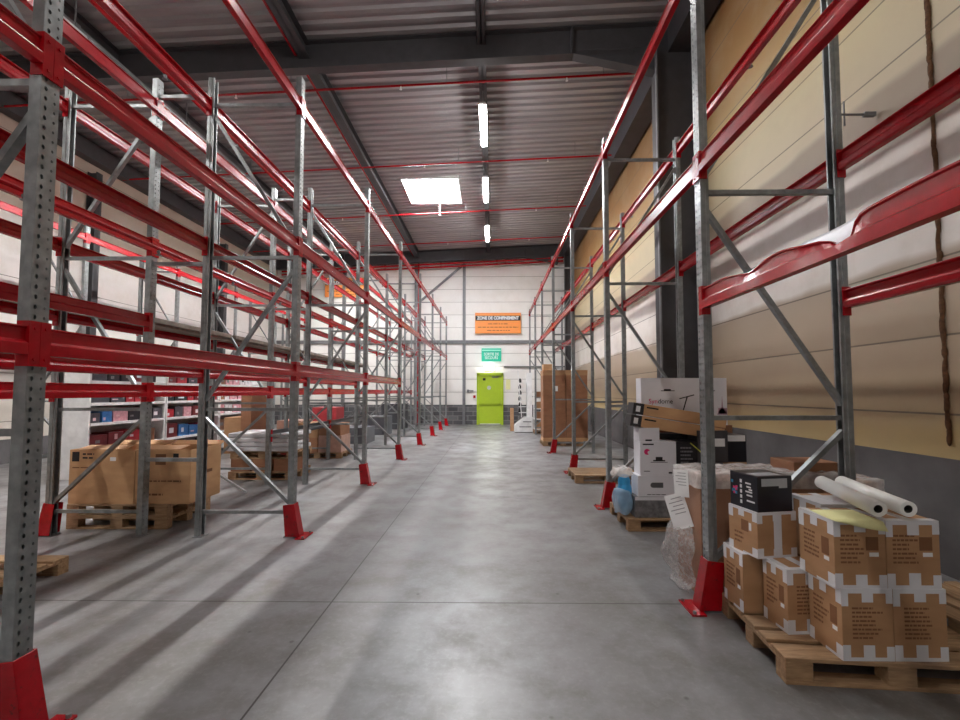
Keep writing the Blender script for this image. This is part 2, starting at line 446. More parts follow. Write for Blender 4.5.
for k, y in enumerate((.2, 3.2, 6.2, 9.3, 12.5, 15.8, 19.0)):
    lb = 'lit white batten light over the left side aisle, %s from the camera' % ORD[k]
    if l0 is None: l0 = make_lamp(1.5, lb, LAMP2, 'lights over the left side aisle', True); l0.location = (-6.88, y, 7.51)
    else: dup(l0, (-6.88, y, 7.51), 0, lb)
mb = MB(); mb.box(-6.92, -6.84, -2, 20.5, 7.6, 7.66)
tr = build(mb, 'cable_trunking', GREYST); tag(tr, 'long white cable trunking hung over the left side aisle', 'trunking')
for k in range(9):
    b = MB(); y = -1 + 2.6 * k; b.tube((-6.88, y, 7.66), (-6.88, y, 8.4), .012, 6); b.box(-6.94, -6.82, y - .04, y + .04, 7.58, 7.67)
    build(b, 'hanger', GREYST, tr)

SKY = emit_mat('skylight_dome', (.93, .96, 1.0, 1), 26)
s = empty('skylight', (0,0,0), 0, 'bright square daylight opening in the ribbed roof', 'skylight'); s['kind'] = 'thing'
zk = zr(-2.05, 8.85)
mb = MB(); mb.box(SKX0, SKX1, SKY0, SKY1, zk + .22, zk + .25); build(mb, 'diffuser', SKY, s)
mb = MB()
for a in ((SKX0 - .03, SKX0, SKY0 - .03, SKY1 + .03), (SKX1, SKX1 + .03, SKY0 - .03, SKY1 + .03), (SKX0, SKX1, SKY0 - .03, SKY0), (SKX0, SKX1, SKY1, SKY1 + .03)):
    mb.box(*a, zk - .06, zk + .26)
build(mb, 'curb', WHITE, s)

# ---------------------------------------------------------------- pallet racking
UH = 5.3
def upright_mesh():
    """open channel with two columns of holes in its web; web in the plane x=0, flanges towards +x"""
    mb = MB(); W = .045; pitch = .05; D = .065; n = int(UH / pitch)
    for col in (-1, 1):
        ya, yb = (-W, 0) if col < 0 else (0, W)
        cy = (ya + yb) / 2
        for i in range(n):
            z0 = i * pitch; z1 = z0 + pitch if i < n - 1 else UH; cz = z0 + pitch / 2 + (0 if col < 0 else .0)
            big = (i % 2 == 0) if col < 0 else True
            rx, rz = (.0085, .012) if col > 0 else (.006, .008)
            hole = [(cy + rx * math.cos(t), cz + rz * math.sin(t)) for t in [PI/8 + k * PI/4 for k in range(8)]]
            b = len(mb.v)
            for (y, z) in [(ya, z0), (yb, z0), (yb, z1), (ya, z1)] + hole: mb.v.append(Vector((0, y, z)))
            # hole index: 0..7 from angle 22.5deg ccw ; corners 4: (ya,z0)=0 (yb,z0)=1 (yb,z1)=2 (ya,z1)=3
            H = [b + 4 + k for k in range(8)]
            F = [[b+1, b+2, H[0], H[7]], [b+2, H[1], H[0]], [b+2, b+3, H[2], H[1]], [b+3, H[3], H[2]], [b+3, b, H[4], H[3]],
                 [b, H[5], H[4]], [b, b+1, H[6], H[5]], [b+1, H[7], H[6]]]
            for f in F: mb.f.append(f); mb.mi.append(0)
    for sy in (-1, 1):
        b = len(mb.v)
        pts = [(0, sy*W), (D*.55, sy*W), (D*.62, sy*W*.86), (D, sy*W*.86), (D, sy*W*.55)]
        for z in (0, UH):
            for (x, y) in pts: mb.v.append(Vector((x, y, z)))
        m = len(pts)
        for i in range(m - 1): mb.f.append([b+i, b+i+1, b+m+i+1, b+m+i]); mb.mi.append(0)
    me = mb.mesh('upright', GALV)
    import bmesh
    bm = bmesh.new(); bm.from_mesh(me); bmesh.ops.remove_doubles(bm, verts=bm.verts, dist=.0002); bmesh.ops.recalc_face_normals(bm, faces=bm.faces); bm.to_mesh(me); bm.free()
    return me
UM = upright_mesh(); DEPTH = 1.10
def make_frame(label, group):
    t = empty('rack_frame', (0,0,0), 0, label, 'rack frame', group)
    for x, r in ((0, 0), (DEPTH, PI)):
        u = link('upright', UM, t, (x, 0, .006), r); so = u.modifiers.new('sheet', 'SOLIDIFY'); so.thickness = .003; so.offset = 0
    for x in (.04, DEPTH - .04):
        mb = MB(); mb.box(x - .055, x + .055, -.06, .06, 0, .008); bp = build(mb, 'base_plate', GALV, t); mb = MB(); xx = x + .045*(1 if x < .5 else -1); mb.tube((xx, .047, .008), (xx, .047, .024), .009, 6); build(mb, 'anchor_bolt', GALV, bp)
    for z in (.27, 1.42, 3.17, 4.99):
        mb = MB(); mb.box(.035, DEPTH - .035, -.018, .018, z - .018, z + .018); build(mb, 'horizontal_brace', GALV, t)
    for (xa, za, xb, zb) in ((.05, .36, 1.05, 1.32), (1.05, 1.52, .05, 3.04), (.05, 3.3, 1.05, 4.88)):
        mb = MB(); mb.bar((xa, 0, za), (xb, 0, zb), .036, .042, up=(0,1,0)); build(mb, 'diagonal_brace', GALV, t)
    return t
def make_guard(label, group):
    t = empty('upright_guard', (0,0,0), 0, label, 'rack guard', group)
    mb = MB()   # splayed bumper plate, aisle side is -x
    th = .006
    a = [(-.015, -.055, .37), (-.015, .055, .37), (-.085, .062, .012), (-.085, -.062, .012)]
    def plate(q, nrm):
        n = Vector(nrm) * th
        q = [Vector(p) for p in q]
        mb.add(q + [p + n for p in q], [(0,1,2,3),(7,6,5,4),(0,4,5,1),(1,5,6,2),(2,6,7,3),(3,7,4,0)])
    plate(a, (1, 0, 0))
    for s in (-1, 1):
        plate([(-.015, s*.055, .37), (.11, s*.055, .355), (.075, s*.062, .012), (-.085, s*.062, .012)], (0, -s, 0))
    build(mb, 'bumper', REDS, t, bevel=.002)
    mb = MB(); mb.box(-.165, -.06, -.12, .12, .0, .012); build(mb, 'base_flange', REDS, t)
    for s in (-1, 1):
        mb = MB(); mb.tube((-.14, s*.1, .012), (-.14, s*.1, .03), .012, 6); build(mb, 'bolt', GALV, t)
    return t
F0 = None; G0 = None
def frame(x, y, rz, label, group):
    global F0
    if F0 is None: F0 = make_frame(label, group); F0.location = (x, y, 0); F0.rotation_euler.z = rz
    else: dup(F0, (x, y, 0), rz, label, group)
def guard(x, y, rz, label, group):
    global G0
    if G0 is None: G0 = make_guard(label, group); G0.location = (x, y, 0); G0.rotation_euler.z = rz
    else: dup(G0, (x, y, 0), rz, label, group)
PROF = [(-.012, -.07), (-.012, -.014), (.009, .0), (.009, .058), (-.002, .062), (-.002, .07), (.048, .07), (.048, .06), (.018, .055), (.018, .006), (.040, -.004), (.048, -.02), (.048, -.055), (.040, -.07)]
_bm = {}
def conn_mesh(side):
    mb = MB()                       # half of the upright face plus a return flange against its side
    y0, y1 = (-.046, .004) if side < 0 else (-.004, .046)
    mb.box(-.012, -.003, y0, y1, -.125, .095)
    if side < 0: mb.box(-.012, .052, .0, .005, -.125, .095)
    else: mb.box(-.012, .052, -.005, .0, -.125, .095)
    for z in (-.09, .06): mb.tube((-.012, (y0+y1)/2, z), (-.017, (y0+y1)/2, z), .008, 6)
    me = mb.mesh('end_connector', RED); fix_normals(me); return me
CM = {-1: conn_mesh(-1), 1: conn_mesh(1)}
NB = 0
def beam(x, ya, yb, z, rz, label, group, m=RED):
    """beam between frames at ya and yb; outer face towards -x at rz = 0"""
    L = yb - ya - .104; key = (round(L, 3), m.name)
    if key not in _bm:
        mb = MB(); mb.prism(PROF, -L/2, L/2); me = mb.mesh('rack_beam', m); fix_normals(me); _bm[key] = me
    o = link('rack_beam', _bm[key], None, (x, (ya + yb)/2, z), rz)
    b = o.modifiers.new('bevel', 'BEVEL'); b.width = .003; b.segments = 2; b.limit_method = 'ANGLE'
    tag(o, label, 'rack beam', group)
    # each end connector reaches half-way over the face of its upright
    link('end_connector', CM[-1], o, (0, -L/2 - .005, 0)); link('end_connector', CM[1], o, (0, L/2 + .005, 0))
    return o

YA = [-.65, 2.10, 4.94, 7.69, 10.5, 13.38, 16.18, 18.68, 21.0]
YR = [.52, 3.35, 6.2, 8.86, 11.7, 14.4, 16.75, 19.2]
YC = [6.45, 9.2, 11.95, 14.7, 17.45, 20.2]
XA, XBr, XBf, XC, XRR = -2.235, -3.935, -5.035, -8.8, 1.60
LA = 'the left aisle rack'; LB = 'the second left rack'; RR = 'the right aisle rack'; LC = 'the left wall rack'
def rowframes(ys, x, rz, row, gname, guards):
    for k, y in enumerate(ys):
        frame(x, y, rz, '%s galvanised frame from the camera end in %s' % (ORD[k], row), gname)
        if guards and not (row == RR and k > 4): guard(x, y, rz, 'red guard at the foot of the %s frame of %s' % (ORD[k], row), 'red guards at the feet of ' + row)
rowframes(YA, XA, PI, LA, 'frames of the left rack', True)
rowframes(YA, XBf, 0, LB, 'frames of the second left rack', True)
rowframes(YR, XRR, 0, RR, 'frames of the right rack', True)
rowframes(YC, XC, PI, LC, 'frames of the left wall rack', False)
def rowbeams(ys, x, rz, side, row, levels, bays=None, m=RED):
    for lv, z in levels:
        for k in range(len(ys) - 1):
            if bays and k not in bays: continue
            beam(x, ys[k], ys[k+1], z, rz, 'red %s beam, %s bay of %s, %s' % (lv, ORD[k], row, side), '%s beams of %s' % (lv, row), m)

TOP, MID, LOW = ('top-level', 4.97), ('middle-level', 3.31), ('low-level', 1.865)
rowbeams(YA, XA, PI, 'main aisle side', LA, [TOP, MID])
rowbeams(YA, XA, PI, 'main aisle side', LA, [LOW], range(0, 4))
rowbeams(YA, XA - DEPTH, 0, 'inner side', LA, [TOP, MID])
rowbeams(YA, XA - DEPTH, 0, 'inner side', LA, [('low-level', 1.84)], range(0, 4))
rowbeams(YA, XBr, PI, 'inner side', LB, [TOP, MID, ('low-level', 1.63)])
rowbeams(YA, XBr, PI, 'inner side', LB, [('second-level', 2.43)], range(0, 2))
rowbeams(YA, XBf, 0, 'side aisle face', LB, [TOP, MID, ('low-level', 1.63)])
rowbeams(YA, XBf, 0, 'side aisle face', LB, [('second-level', 2.5)], range(0, 6))
rowbeams(YA, XBr, PI, 'inner side', LB, [('black bottom-level', .86)], (3, 4), DARK)
rowbeams(YC, XC, PI, 'side aisle face', LC, [TOP, MID])
rowbeams(YC, XC - DEPTH, 0, 'wall side', LC, [TOP, MID])
rowbeams(YR, XRR, 0, 'main aisle side', RR, [('top-level', 5.11), ('middle-level', 3.385)])
rowbeams(YR, XRR + DEPTH, PI, 'wall side', RR, [('top-level', 5.12), ('middle-level', 3.39)])
rowbeams(YR, XRR + DEPTH, PI, 'wall side', RR, [('second-level', 2.32)], (0,))
rowbeams(YR, XRR + DEPTH, PI, 'wall side', RR, [('low-level', 1.65)], (5, 6))
# decking panels on the second level of the second left rack
for k in range(1, 6):
    ya, yb = YA[k] + .07, YA[k+1] - .07
    mb = MB()
    mb.box(XBf - .01, XBf + .4, ya, yb, 2.571, 2.64); mb.box(XBf + .05, XBf + .36, ya, yb, 2.54, 2.571)
    tag(build(mb, 'decking_panel', BOARD, bevel=.004), 'grey-brown decking laid on the second left rack, %s bay' % ORD[k], 'decking', 'decking panels on the second left rack')
# bent aisle-side beam in the nearest right bay, with torn sheet
mb = MB(); n = 60; ya, yb = YR[0] + .052, YR[1] - .052
rings = []
for i in range(n + 1):
    t = i / n; y = ya + (yb - ya) * t
    def dent(c, w): return math.exp(-((y - c) / w) ** 2)
    d = dent(2.03, .09) * .10 + dent(2.2, .15) * .045 + dent(2.75, .16) * .04 + dent(1.2, .12) * .04
    ring = []
    for (px, pz) in PROF:
        u = max(0, (pz + .03) / .1)
        ring.append((px + d * u * .6, y, pz * (1.12) - d * u * .75 + (math.sin(y * 9) * .004 * u)))
    rings.append(ring)
m = len(PROF)
for r in rings: mb.v += [Vector(p) for p in r]
for i in range(n):
    for k in range(m): mb.f.append([i*m+k, (i+1)*m+k, (i+1)*m+(k+1)%m, i*m+(k+1)%m]); mb.mi.append(0)
mb.f.append(list(range(m))); mb.f.append([n*m + k for k in range(m)]); mb.mi += [0, 0]
o = build(mb, 'rack_beam', RED, loc=(XRR, 0, 2.33))
tag(o, 'dented red beam with crumpled top edge in the nearest bay of the right rack', 'rack beam')
link('end_connector', CM[-1], o, (0, ya - .005, 0)); link('end_connector', CM[1], o, (0, yb + .005, 0))
def sheet(name, pts, m, th=.002, **k):
    """pts: grid rows of points"""
    mb = MB(); R = len(pts); C = len(pts[0])
    for r in pts: mb.v += [Vector(p) for p in r]
    for i in range(R-1):
        for j in range(C-1): mb.f.append([i*C+j, i*C+j+1, (i+1)*C+j+1, (i+1)*C+j]); mb.mi.append(0)
    o = build(mb, name, m, smooth=True, **k); s = o.modifiers.new('sheet', 'SOLIDIFY'); s.thickness = th; return o
pts = []
for i in range(37):
    y = 1.62 + i * .032
    up = .006 * math.sin(y * 11) - (.02 if y > 2.3 else 0) * min(1, (y - 2.3) / .15)
    pts.append([(XRR + .17, y, 2.410 + up), (XRR + .11, y, 2.422 + up), (XRR + .068, y, 2.418 + up), (XRR + .054, y, 2.395 + up), (XRR + .051, y, 2.31), (XRR + .051, y, 2.27 + .01 * math.sin(y * 17))])
tag(sheet('torn_sheet', pts, SILVER), 'silvery torn sheet draped over the dented red beam at right', 'sheet')

# in-rack sprinkler pipes
def inrack(x, z, y0, y1, label, ys):
    mb = MB(); mb.tube((x, y0, z), (x, y1, z), .02, 8); p = build(mb, 'sprinkler_pipe', RED); tag(p, label, 'pipe')
    for y in ys:
        h = MB(); h.tube((x, y, z - .02), (x, y, z - .07), .01, 6); h.tube((x, y, z - .07), (x, y, z - .075), .028, 8); h.tube((x, y, z-.03),(x, y, z-.05), .018, 6); build(h, 'sprinkler_head', GREYST, p)
ysr = [1.9 + 1.35 * k for k in range(13)]
inrack(2.8, 3.48, 0, 19.5, 'red sprinkler pipe along the middle level of the right rack, wall side', [3.35, 4.2] + ysr[3:])
inrack(2.8, 5.22, 0, 19.5, 'red sprinkler pipe along the top level of the right rack, wall side', ysr)
inrack(-3.62, 3.17, -.5, 20.5, 'red sprinkler pipe at middle level between the two left racks', ysr)
inrack(-3.62, 5.14, -.5, 20.5, 'red sprinkler pipe at top level between the two left racks', ysr)
# row spacers between the back-to-back racks
k = 0
for i, y in enumerate(YA[1:]):
    for z, nm in ((.85, 'low'), (3.1, 'middle'), (5.1, 'top')):
        mb = MB(); mb.box(XA - DEPTH - .004, XBr + .004, y - .02, y + .02, z - .02, z + .02)
        tag(build(mb, 'row_spacer', GALV), '%s galvanised spacer bar joining the two left racks at their %s frames' % (nm, ORD[i+1]), 'spacer bar', 'spacer bars between the left racks')

# ---------------------------------------------------------------- pallets
BEFORE = set(bpy.data.objects.keys())
def make_pallet(label, group, L=1.2, W=.8):
    t = empty('pallet', (0,0,0), 0, label, 'pallet', group)
    for y, w in ((.0, .145), (.19, .1), (.3275, .145), (.51, .1), (.655, .145)):
        b = MB(); b.box(0, L, y*W/.8, (y + w)*W/.8, .122, .144); build(b, 'top_board', WOOD, t, bevel=.003)
    for x in (0, L/2 - .0725, L - .145):
        b = MB(); b.box(x, x + .145, 0, W, .1, .1215); build(b, 'cross_board', WOOD, t, bevel=.002)
        for y in (0, W/2 - .05, W - .1):
            b = MB(); b.box(x, x + .145, y, y + .1, .0225, .0995); build(b, 'block', WOOD, t, bevel=.003)
    for y in (0, W/2 - .05, W - .1):
        b = MB(); b.box(0, L, y, y + .1, 0, .022); build(b, 'bottom_board', WOOD, t, bevel=.002)
    return t
P0 = None
def pallet(x, y, z, label, rz=0, group='wooden pallets'):
    global P0
    if P0 is None: P0 = make_pallet(label, group); P0.location = (x, y, z); P0.rotation_euler.z = rz
    else: dup(P0, (x, y, z), rz, label, group)
pallet(1.62, 2.445, 0, 'worn wooden pallet under the taped cartons at lower right', rz=math.radians(-4.5))
pallet(1.57, 5.09, 0, 'wooden pallet under the white boxes, right of the aisle')
pallet(1.46, 7.75, 0, 'empty wooden pallet on the floor between right rack frames')
pallet(-5.03, 3.1, 0, 'empty wooden pallet on the floor at the left edge of the view')
pallet(-5.05, 5.1, 0, 'lower of two stacked pallets under the big open cartons')
pallet(-5.05, 5.1, .1445, 'upper of two stacked pallets under the big open cartons')
pallet(-4.9, 8.0, 0, 'lower pallet beneath brown cartons and white sheets, left side')
pallet(-4.9, 8.05, .375, 'upper pallet bearing the stack of white sheets, left side')
pallet(-4.9, 10.6, 0, 'wooden pallet under the shrink-wrapped pinkish cartons, left side')
pallet(1.5, 13.1, 0, 'wooden pallet beneath the pair of tall brown boxes')
pallet(3.8, 2.25, 0, 'pallet against the right wall beside the taped cartons', rz=PI/2)
pallet(1.6, 17.0, 0, 'wooden pallet under the small shelves right of the display stand')

# ---------------------------------------------------------------- cartons
def carton(x0, x1, y0, y1, z0, z1, label, m=CARD, name='carton', cat='carton', group=None, rz=0, flaps=True, open_top=False, tilt=0):
    """closed carton: body plus two top flaps with a seam; local origin at its base centre"""
    cx, cy = (x0+x1)/2, (y0+y1)/2; w, d, h = x1-x0, y1-y0, z1-z0
    mb = MB()
    if open_top:
        t = .008
        mb.box(-w/2, w/2, -d/2, d/2, 0, t)
        mb.box(-w/2, w/2, -d/2, -d/2+t, t, h); mb.box(-w/2, w/2, d/2-t, d/2, t, h)
        mb.box(-w/2, -w/2+t, -d/2+t, d/2-t, t, h); mb.box(w/2-t, w/2, -d/2+t, d/2-t, t, h)
    else:
        mb.box(-w/2, w/2, -d/2, d/2, 0, h - .004)
        if w > d: mb.box(-w/2, w/2, -d/2, -.002, h-.004, h); mb.box(-w/2, w/2, .002, d/2, h-.004, h)
        else: mb.box(-w/2, -.002, -d/2, d/2, h-.004, h); mb.box(.002, w/2, -d/2, d/2, h-.004, h)
    o = build(mb, name, m, loc=(cx, cy, z0), rz=rz, bevel=.004, seg=2)
    if tilt: o.rotation_euler.y = tilt
    o['w'] = w; o['d'] = d; o['h'] = h
    tag(o, label, cat, group); return o
def dims(o): return o['w'], o['d'], o['h']
E = .0015
def strip(o, face, a0, a1, b0, b1, name, m, label=None, th=.001):
    """thin patch on a face; a across (0..1), b height (0..1). faces: f(-y) l(-x) t(top) r(+x)"""
    w, d, h = dims(o); mb = MB()
    if face == 'f': mb.box(-w/2 + a0*w, -w/2 + a1*w, -d/2 - th, -d/2 - .0002, b0*h, b1*h)
    if face == 'l': mb.box(-w/2 - th, -w/2 - .0002, d/2 - a1*d, d/2 - a0*d, b0*h, b1*h)
    if face == 'r': mb.box(w/2 + .0002, w/2 + th, -d/2 + a0*d, -d/2 + a1*d, b0*h, b1*h)
    if face == 't': mb.box(-w/2 + a0*w, -w/2 + a1*w, -d/2 + b0*d, -d/2 + b1*d, h + .0002, h + th)
    p = build(mb, name, m, o)
    if label: p['label'] = label
    return p
def tape_set(o, front=True, left=True, top=True, bottom=True, strength=1.0):
    """white tape wrapped over the edges and corners, one irregular set per face"""
    w, d, h = dims(o); mb = MB(); th = .0012; start = len(mb.f)
    R = random.Random(str((round(o.location.x, 3), round(o.location.z, 3))))
    def f(a0, a1, b0, b1): mb.box(-w/2 + a0*w, -w/2 + a1*w, -d/2 - th, -d/2 - .0002, b0*h, b1*h)
    def l(a0, a1, b0, b1): mb.box(-w/2 - th, -w/2 - .0002, d/2 - a1*d, d/2 - a0*d, b0*h, b1*h)
    def t(a0, a1, b0, b1): mb.box(-w/2 + a0*w, -w/2 + a1*w, -d/2 + b0*d, -d/2 + b1*d, h + .0002, h + th)
    if top:
        t(0, 1, 0, .16); t(0, .14, 0, 1); t(.42, .6, 0, 1)
        if front: f(0, 1, .94, 1); f(.0, .13, .76, 1); f(.87, 1, .8, 1); f(.4, .62, .8 + R.uniform(-.04, .04), 1)
        if left: l(0, 1, .95, 1); l(0, .16, .74, 1); l(.36, .56, .82, 1); l(.84, 1, .78, 1)
    if bottom:
        if front: f(0, 1, 0, .05); f(0, .15, 0, .22); f(.85, 1, 0, .2); f(.4, .62, 0, .2 + R.uniform(-.03, .05))
        if left: l(.82, 1, 0, .2); l(.0, .16, 0, .18); l(.5, 1, 0, .04)
    for i in range(len(mb.f) // 6):      # every strip is a piece of tape of its own
        q = MB(); q.v = [Vector((p.x * (1 + .0004*i), p.y * (1 + .0004*i), p.z + (.00025*i if p.z > h else 0))) for p in mb.v[i*8:i*8+8]]; q.f = [[a - i*8 for a in f_] for f_ in mb.f[i*6:i*6+6]]; q.mi = [0]*6
        build(q, 'tape', TAPE, o)
def print_block(o, face, a0, a1, b0, b1, rows=6, m=PRINT, seed=1, vertical=False):
    """rows of short printed bars, too small to read in the photograph"""
    w, d, h = dims(o); R = random.Random(seed); mb = MB()
    for i in range(rows):
        zt = b1 - (b1 - b0) * (i + .1) / rows; zb = b1 - (b1 - b0) * (i + .55) / rows; a = a0; end = a0 + (a1 - a0) * R.uniform(.6, 1)
        while a < end:
            L = R.uniform(.04, .13); e = min(a + L, end)
            if face == 'f': mb.box(-w/2 + a*w, -w/2 + e*w, -d/2 - .0009, -d/2 - .0002, zb*h, zt*h)
            else: mb.box(-w/2 - .0009, -w/2 - .0002, d/2 - e*d, d/2 - a*d, zb*h, zt*h)
            a = e + .018
    return build(mb, 'printing', m, o)
def dress(o, front=True, left=True, seed=1, lay=0, **k):
    tape_set(o, front, left, **k)
    if left:
        print_block(o, 'l', .15, .62, .3, .72, 6, seed=seed); strip(o, 'l', .66, .86, .44, .7, 'printed_mark', PRINT); strip(o, 'l', .72, .86, .36, .42, 'label', PAPER)
    if front:
        if lay == 0:
            print_block(o, 'f', .12, .6, .34, .8, 7, seed=seed + 5); strip(o, 'f', .62, .86, .56, .76, 'printed_mark', PRINT); strip(o, 'f', .68, .86, .47, .53, 'label', PAPER)
        else: print_block(o, 'f', .2, .8, .28, .75, 8, seed=seed + 5)

# near right pallet: lower layer
G1 = 'taped brown cartons on the near right pallet'
b = carton(1.92, 2.198, 2.42, 2.67, .1445, .53, 'bottom front-left taped carton on the near right pallet, nearest corner', group=G1); dress(b, seed=3, lay=1)
b = carton(2.202, 2.49, 2.42, 2.67, .1445, .53, 'bottom front-right taped carton on the near right pallet', group=G1); dress(b, left=False, seed=4, lay=1)
b = carton(1.79, 2.08, 2.685, 2.905, .1445, .53, 'bottom carton of the second row, set between front and back ones', group=G1, rz=math.radians(3)); dress(b, seed=5, lay=1)
b = carton(1.67, 1.96, 2.93, 3.17, .1445, .53, 'bottom carton farthest back on the near right pallet, beside the red guard', group=G1); dress(b, front=False, seed=6)
b = carton(2.12, 2.42, 2.69, 2.94, .1445, .53, 'hidden bottom carton in the middle of the near right pallet', group=G1); tape_set(b)
b = carton(2.44, 2.72, 2.69, 2.94, .1445, .53, 'bottom carton at the wall side of the near right pallet', group=G1); tape_set(b)
# upper layer
b = carton(1.70, 1.99, 2.87, 3.13, .531, .825, 'upper taped carton carrying the black box', group=G1, rz=math.radians(10)); tape_set(b); strip(b, 'f', .42, .62, .1, 1, 'shipping_tape', TAPE); print_block(b, 'l', .2, .6, .15, .45, 3, seed=9); strip(b, 'l', .45, .7, .5, .75, 'printed_mark', PRINT); strip(b, 'l', .72, .8, .55, .72, 'label', PAPER)
f1 = carton(1.895, 2.178, 2.425, 2.70, .531, .90, 'upper taped carton with yellow sheet on it, left of its twin', group=G1); dress(f1, seed=13)
f2 = carton(2.182, 2.475, 2.425, 2.70, .531, .90, 'upper taped carton under the right end of the film rolls', group=G1); dress(f2, left=False, seed=14)
b = carton(2.05, 2.36, 2.72, 3.02, .531, .915, 'upper carton behind, with white taped flaps', group=G1); tape_set(b)
strip(b, 't', .0, .9, .0, .8, 'tape_patch', TAPE)
b = carton(2.39, 2.7, 2.72, 2.98, .531, .80, 'upper carton at the back right of the near pallet', group=G1); tape_set(b)
# black box
k = carton(1.71, 1.97, 2.87, 3.12, .827, 1.06, 'black printed box sitting on a taped carton', m=BLACK, name='black_box', cat='box', rz=math.radians(10))
strip(k, 'f', .12, .86, .72, .93, 'label', mat('grey_label', rgb(170,172,176), .6), 'pale grey printed label'); strip(k, 'f', .62, .86, .66, .72, 'label', mat('grey_label', rgb(170,172,176), .6))
strip(k, 't', .08, .8, .1, .5, 'label', mat('grey_label', rgb(170,172,176), .6))
mb = MB(); w, d, h = dims(k)
for i in range(5): mb.box(-w/2 - .0012, -w/2 - .0002, .012, .03, h*(.12 + i*.15), h*(.22 + i*.15))
build(mb, 'white_lettering', PAPER, k)
mb = MB()
for i, (yy, zz, l) in enumerate(((-.02, .72, .05), (-.03, .62, .04), (-.02, .48, .06), (-.03, .38, .05), (-.03, .22, .07), (-.05, .55, .03))): mb.box(-w/2 - .0012, -w/2 - .0002, yy - l, yy, h*zz, h*(zz + .045))
build(mb, 'small_print', PAPER, k)
mb = MB(); R = random.Random(4)
TEALP = mat('teal_print', rgb(50, 140, 175), .5, var=.4, vscale=40)
for i in range(7):
    yy = .05 + R.random()*.05; zz = h*(.3 + .45*R.random()); mb.box(-w/2 - .0011, -w/2 - .0002, yy, yy + .02, zz, zz + .02)
build(mb, 'teal_artwork', TEALP, k)
mb = MB()
for i in range(4):
    yy = .045 + R.random()*.04; zz = h*(.3 + .25*R.random()); mb.box(-w/2 - .0013, -w/2 - .0002, yy, yy + .018, zz, zz + .015)
build(mb, 'magenta_artwork', PINK, k)
# film rolls with cardboard core
CORE = mat('dark_core', rgb(52, 47, 42), .9)
for (ax, ay, az, bx, by, bz, lb) in ((2.135, 2.41, .968, 2.25, 2.98, 1.0, 'left white stretch-film roll lying on the taped cartons'),
                                     (2.30, 2.41, .968, 2.385, 2.98, 1.0, 'right white stretch-film roll lying on the taped cartons')):
    mb = MB(); mb.tube((ax, ay, az), (bx, by, bz), .043, 28, hole=.023)
    r = build(mb, 'film_roll', ROLLF, smooth=False); tag(r, lb, 'film roll', 'stretch film rolls')
    for p in r.data.polygons: p.use_smooth = len(p.vertices) == 4 and abs(p.normal.y) < .7
    a = Vector((ax, ay, az)); c = Vector((bx, by, bz)); u = (c - a).normalized()
    mb = MB(); mb.tube(a + u*.004, c - u*.004, .0225, 20, hole=.0195)
    build(mb, 'cardboard_core', CORE, r); mb = MB(); mb.tube(a + u*.06, c - u*.06, .0195, 16); build(mb, 'core_plug', CORE, r)
pts = []
for i in range(9):
    t = i / 8; row = []
    for j in range(9):
        s_ = j / 8
        x = 1.885 + .26 * s_ + .03 * t; y = 2.365 + .27 * t + .06 * (1 - s_) * (1 - t)
        z = .9045 + .002 * math.sin(PI * s_)
        if t < .13: y = min(y, 2.402); z -= .045 * math.sin(PI * s_ * .5) * (1 - t / .13)
        row.append((x, y, z))
    pts.append(row)
tag(sheet('yellow_sheet', pts, YPAPER, .0012), 'pale yellow paper sheet under the left film roll', 'paper')

# wrapped carton behind the first frame
def wrinkled(name, x0, x1, y0, y1, z0, z1, amp, m, label=None, cat=None, n=(26, 18, 18), seed=0, parent=None, open_bottom=True, rnd=.0):
    mb = MB(); idx = {}
    def P(i, j, k):
        if (i, j, k) in idx: return idx[(i, j, k)]
        u, v, w_ = i/n[0], j/n[1], k/n[2]
        p = Vector((x0 + (x1-x0)*u, y0 + (y1-y0)*v, z0 + (z1-z0)*w_))
        c = Vector(((x0+x1)/2, (y0+y1)/2, (z0+z1)/2)); dd = (p - c)
        q = p * 9 + Vector((seed, seed*2, 0))
        nn = noise.noise(q) * .6 + noise.noise(q * 2.3) * .4 + (abs(noise.noise(q * 1.3)) - .3) * .5
        nrm = Vector(((1 if u == 1 else -1 if u == 0 else 0), (1 if v == 1 else -1 if v == 0 else 0), (1 if w_ == 1 else 0)))
        if nrm.length: nrm.normalize()
        p = p + nrm * (nn * amp + amp * .6)
        if rnd:
            p = p + (c - p) * rnd * ((abs(2*u-1)*abs(2*v-1) + abs(2*u-1)*abs(2*w_-1) + abs(2*v-1)*abs(2*w_-1)) / 3) ** 2
        idx[(i, j, k)] = len(mb.v); mb.v.append(p); return idx[(i, j, k)]
    def q4(a, b, c, d): mb.f.append([P(*a), P(*b), P(*c), P(*d)]); mb.mi.append(0)
    for i in range(n[0]):
        for k in range(n[2]): q4((i,0,k),(i+1,0,k),(i+1,0,k+1),(i,0,k+1)); q4((i,n[1],k),(i,n[1],k+1),(i+1,n[1],k+1),(i+1,n[1],k))
    for j in range(n[1]):
        for k in range(n[2]): q4((0,j,k),(0,j,k+1),(0,j+1,k+1),(0,j+1,k)); q4((n[0],j,k),(n[0],j+1,k),(n[0],j+1,k+1),(n[0],j,k+1))
    for i in range(n[0]):
        for j in range(n[1]): q4((i,j,n[2]),(i+1,j,n[2]),(i+1,j+1,n[2]),(i,j+1,n[2]))
    if not open_bottom:
        for i in range(n[0]):
            for j in range(n[1]): q4((i,j,0),(i,j+1,0),(i+1,j+1,0),(i+1,j,0))
    o = build(mb, name, m, parent, smooth=True)
    if label: tag(o, label, cat)
    return o
wc = carton(1.63, 2.78, 3.42, 3.86, 0, .92, 'large brown carton wrapped in clear film behind the first right rack frame', m=CARD3)
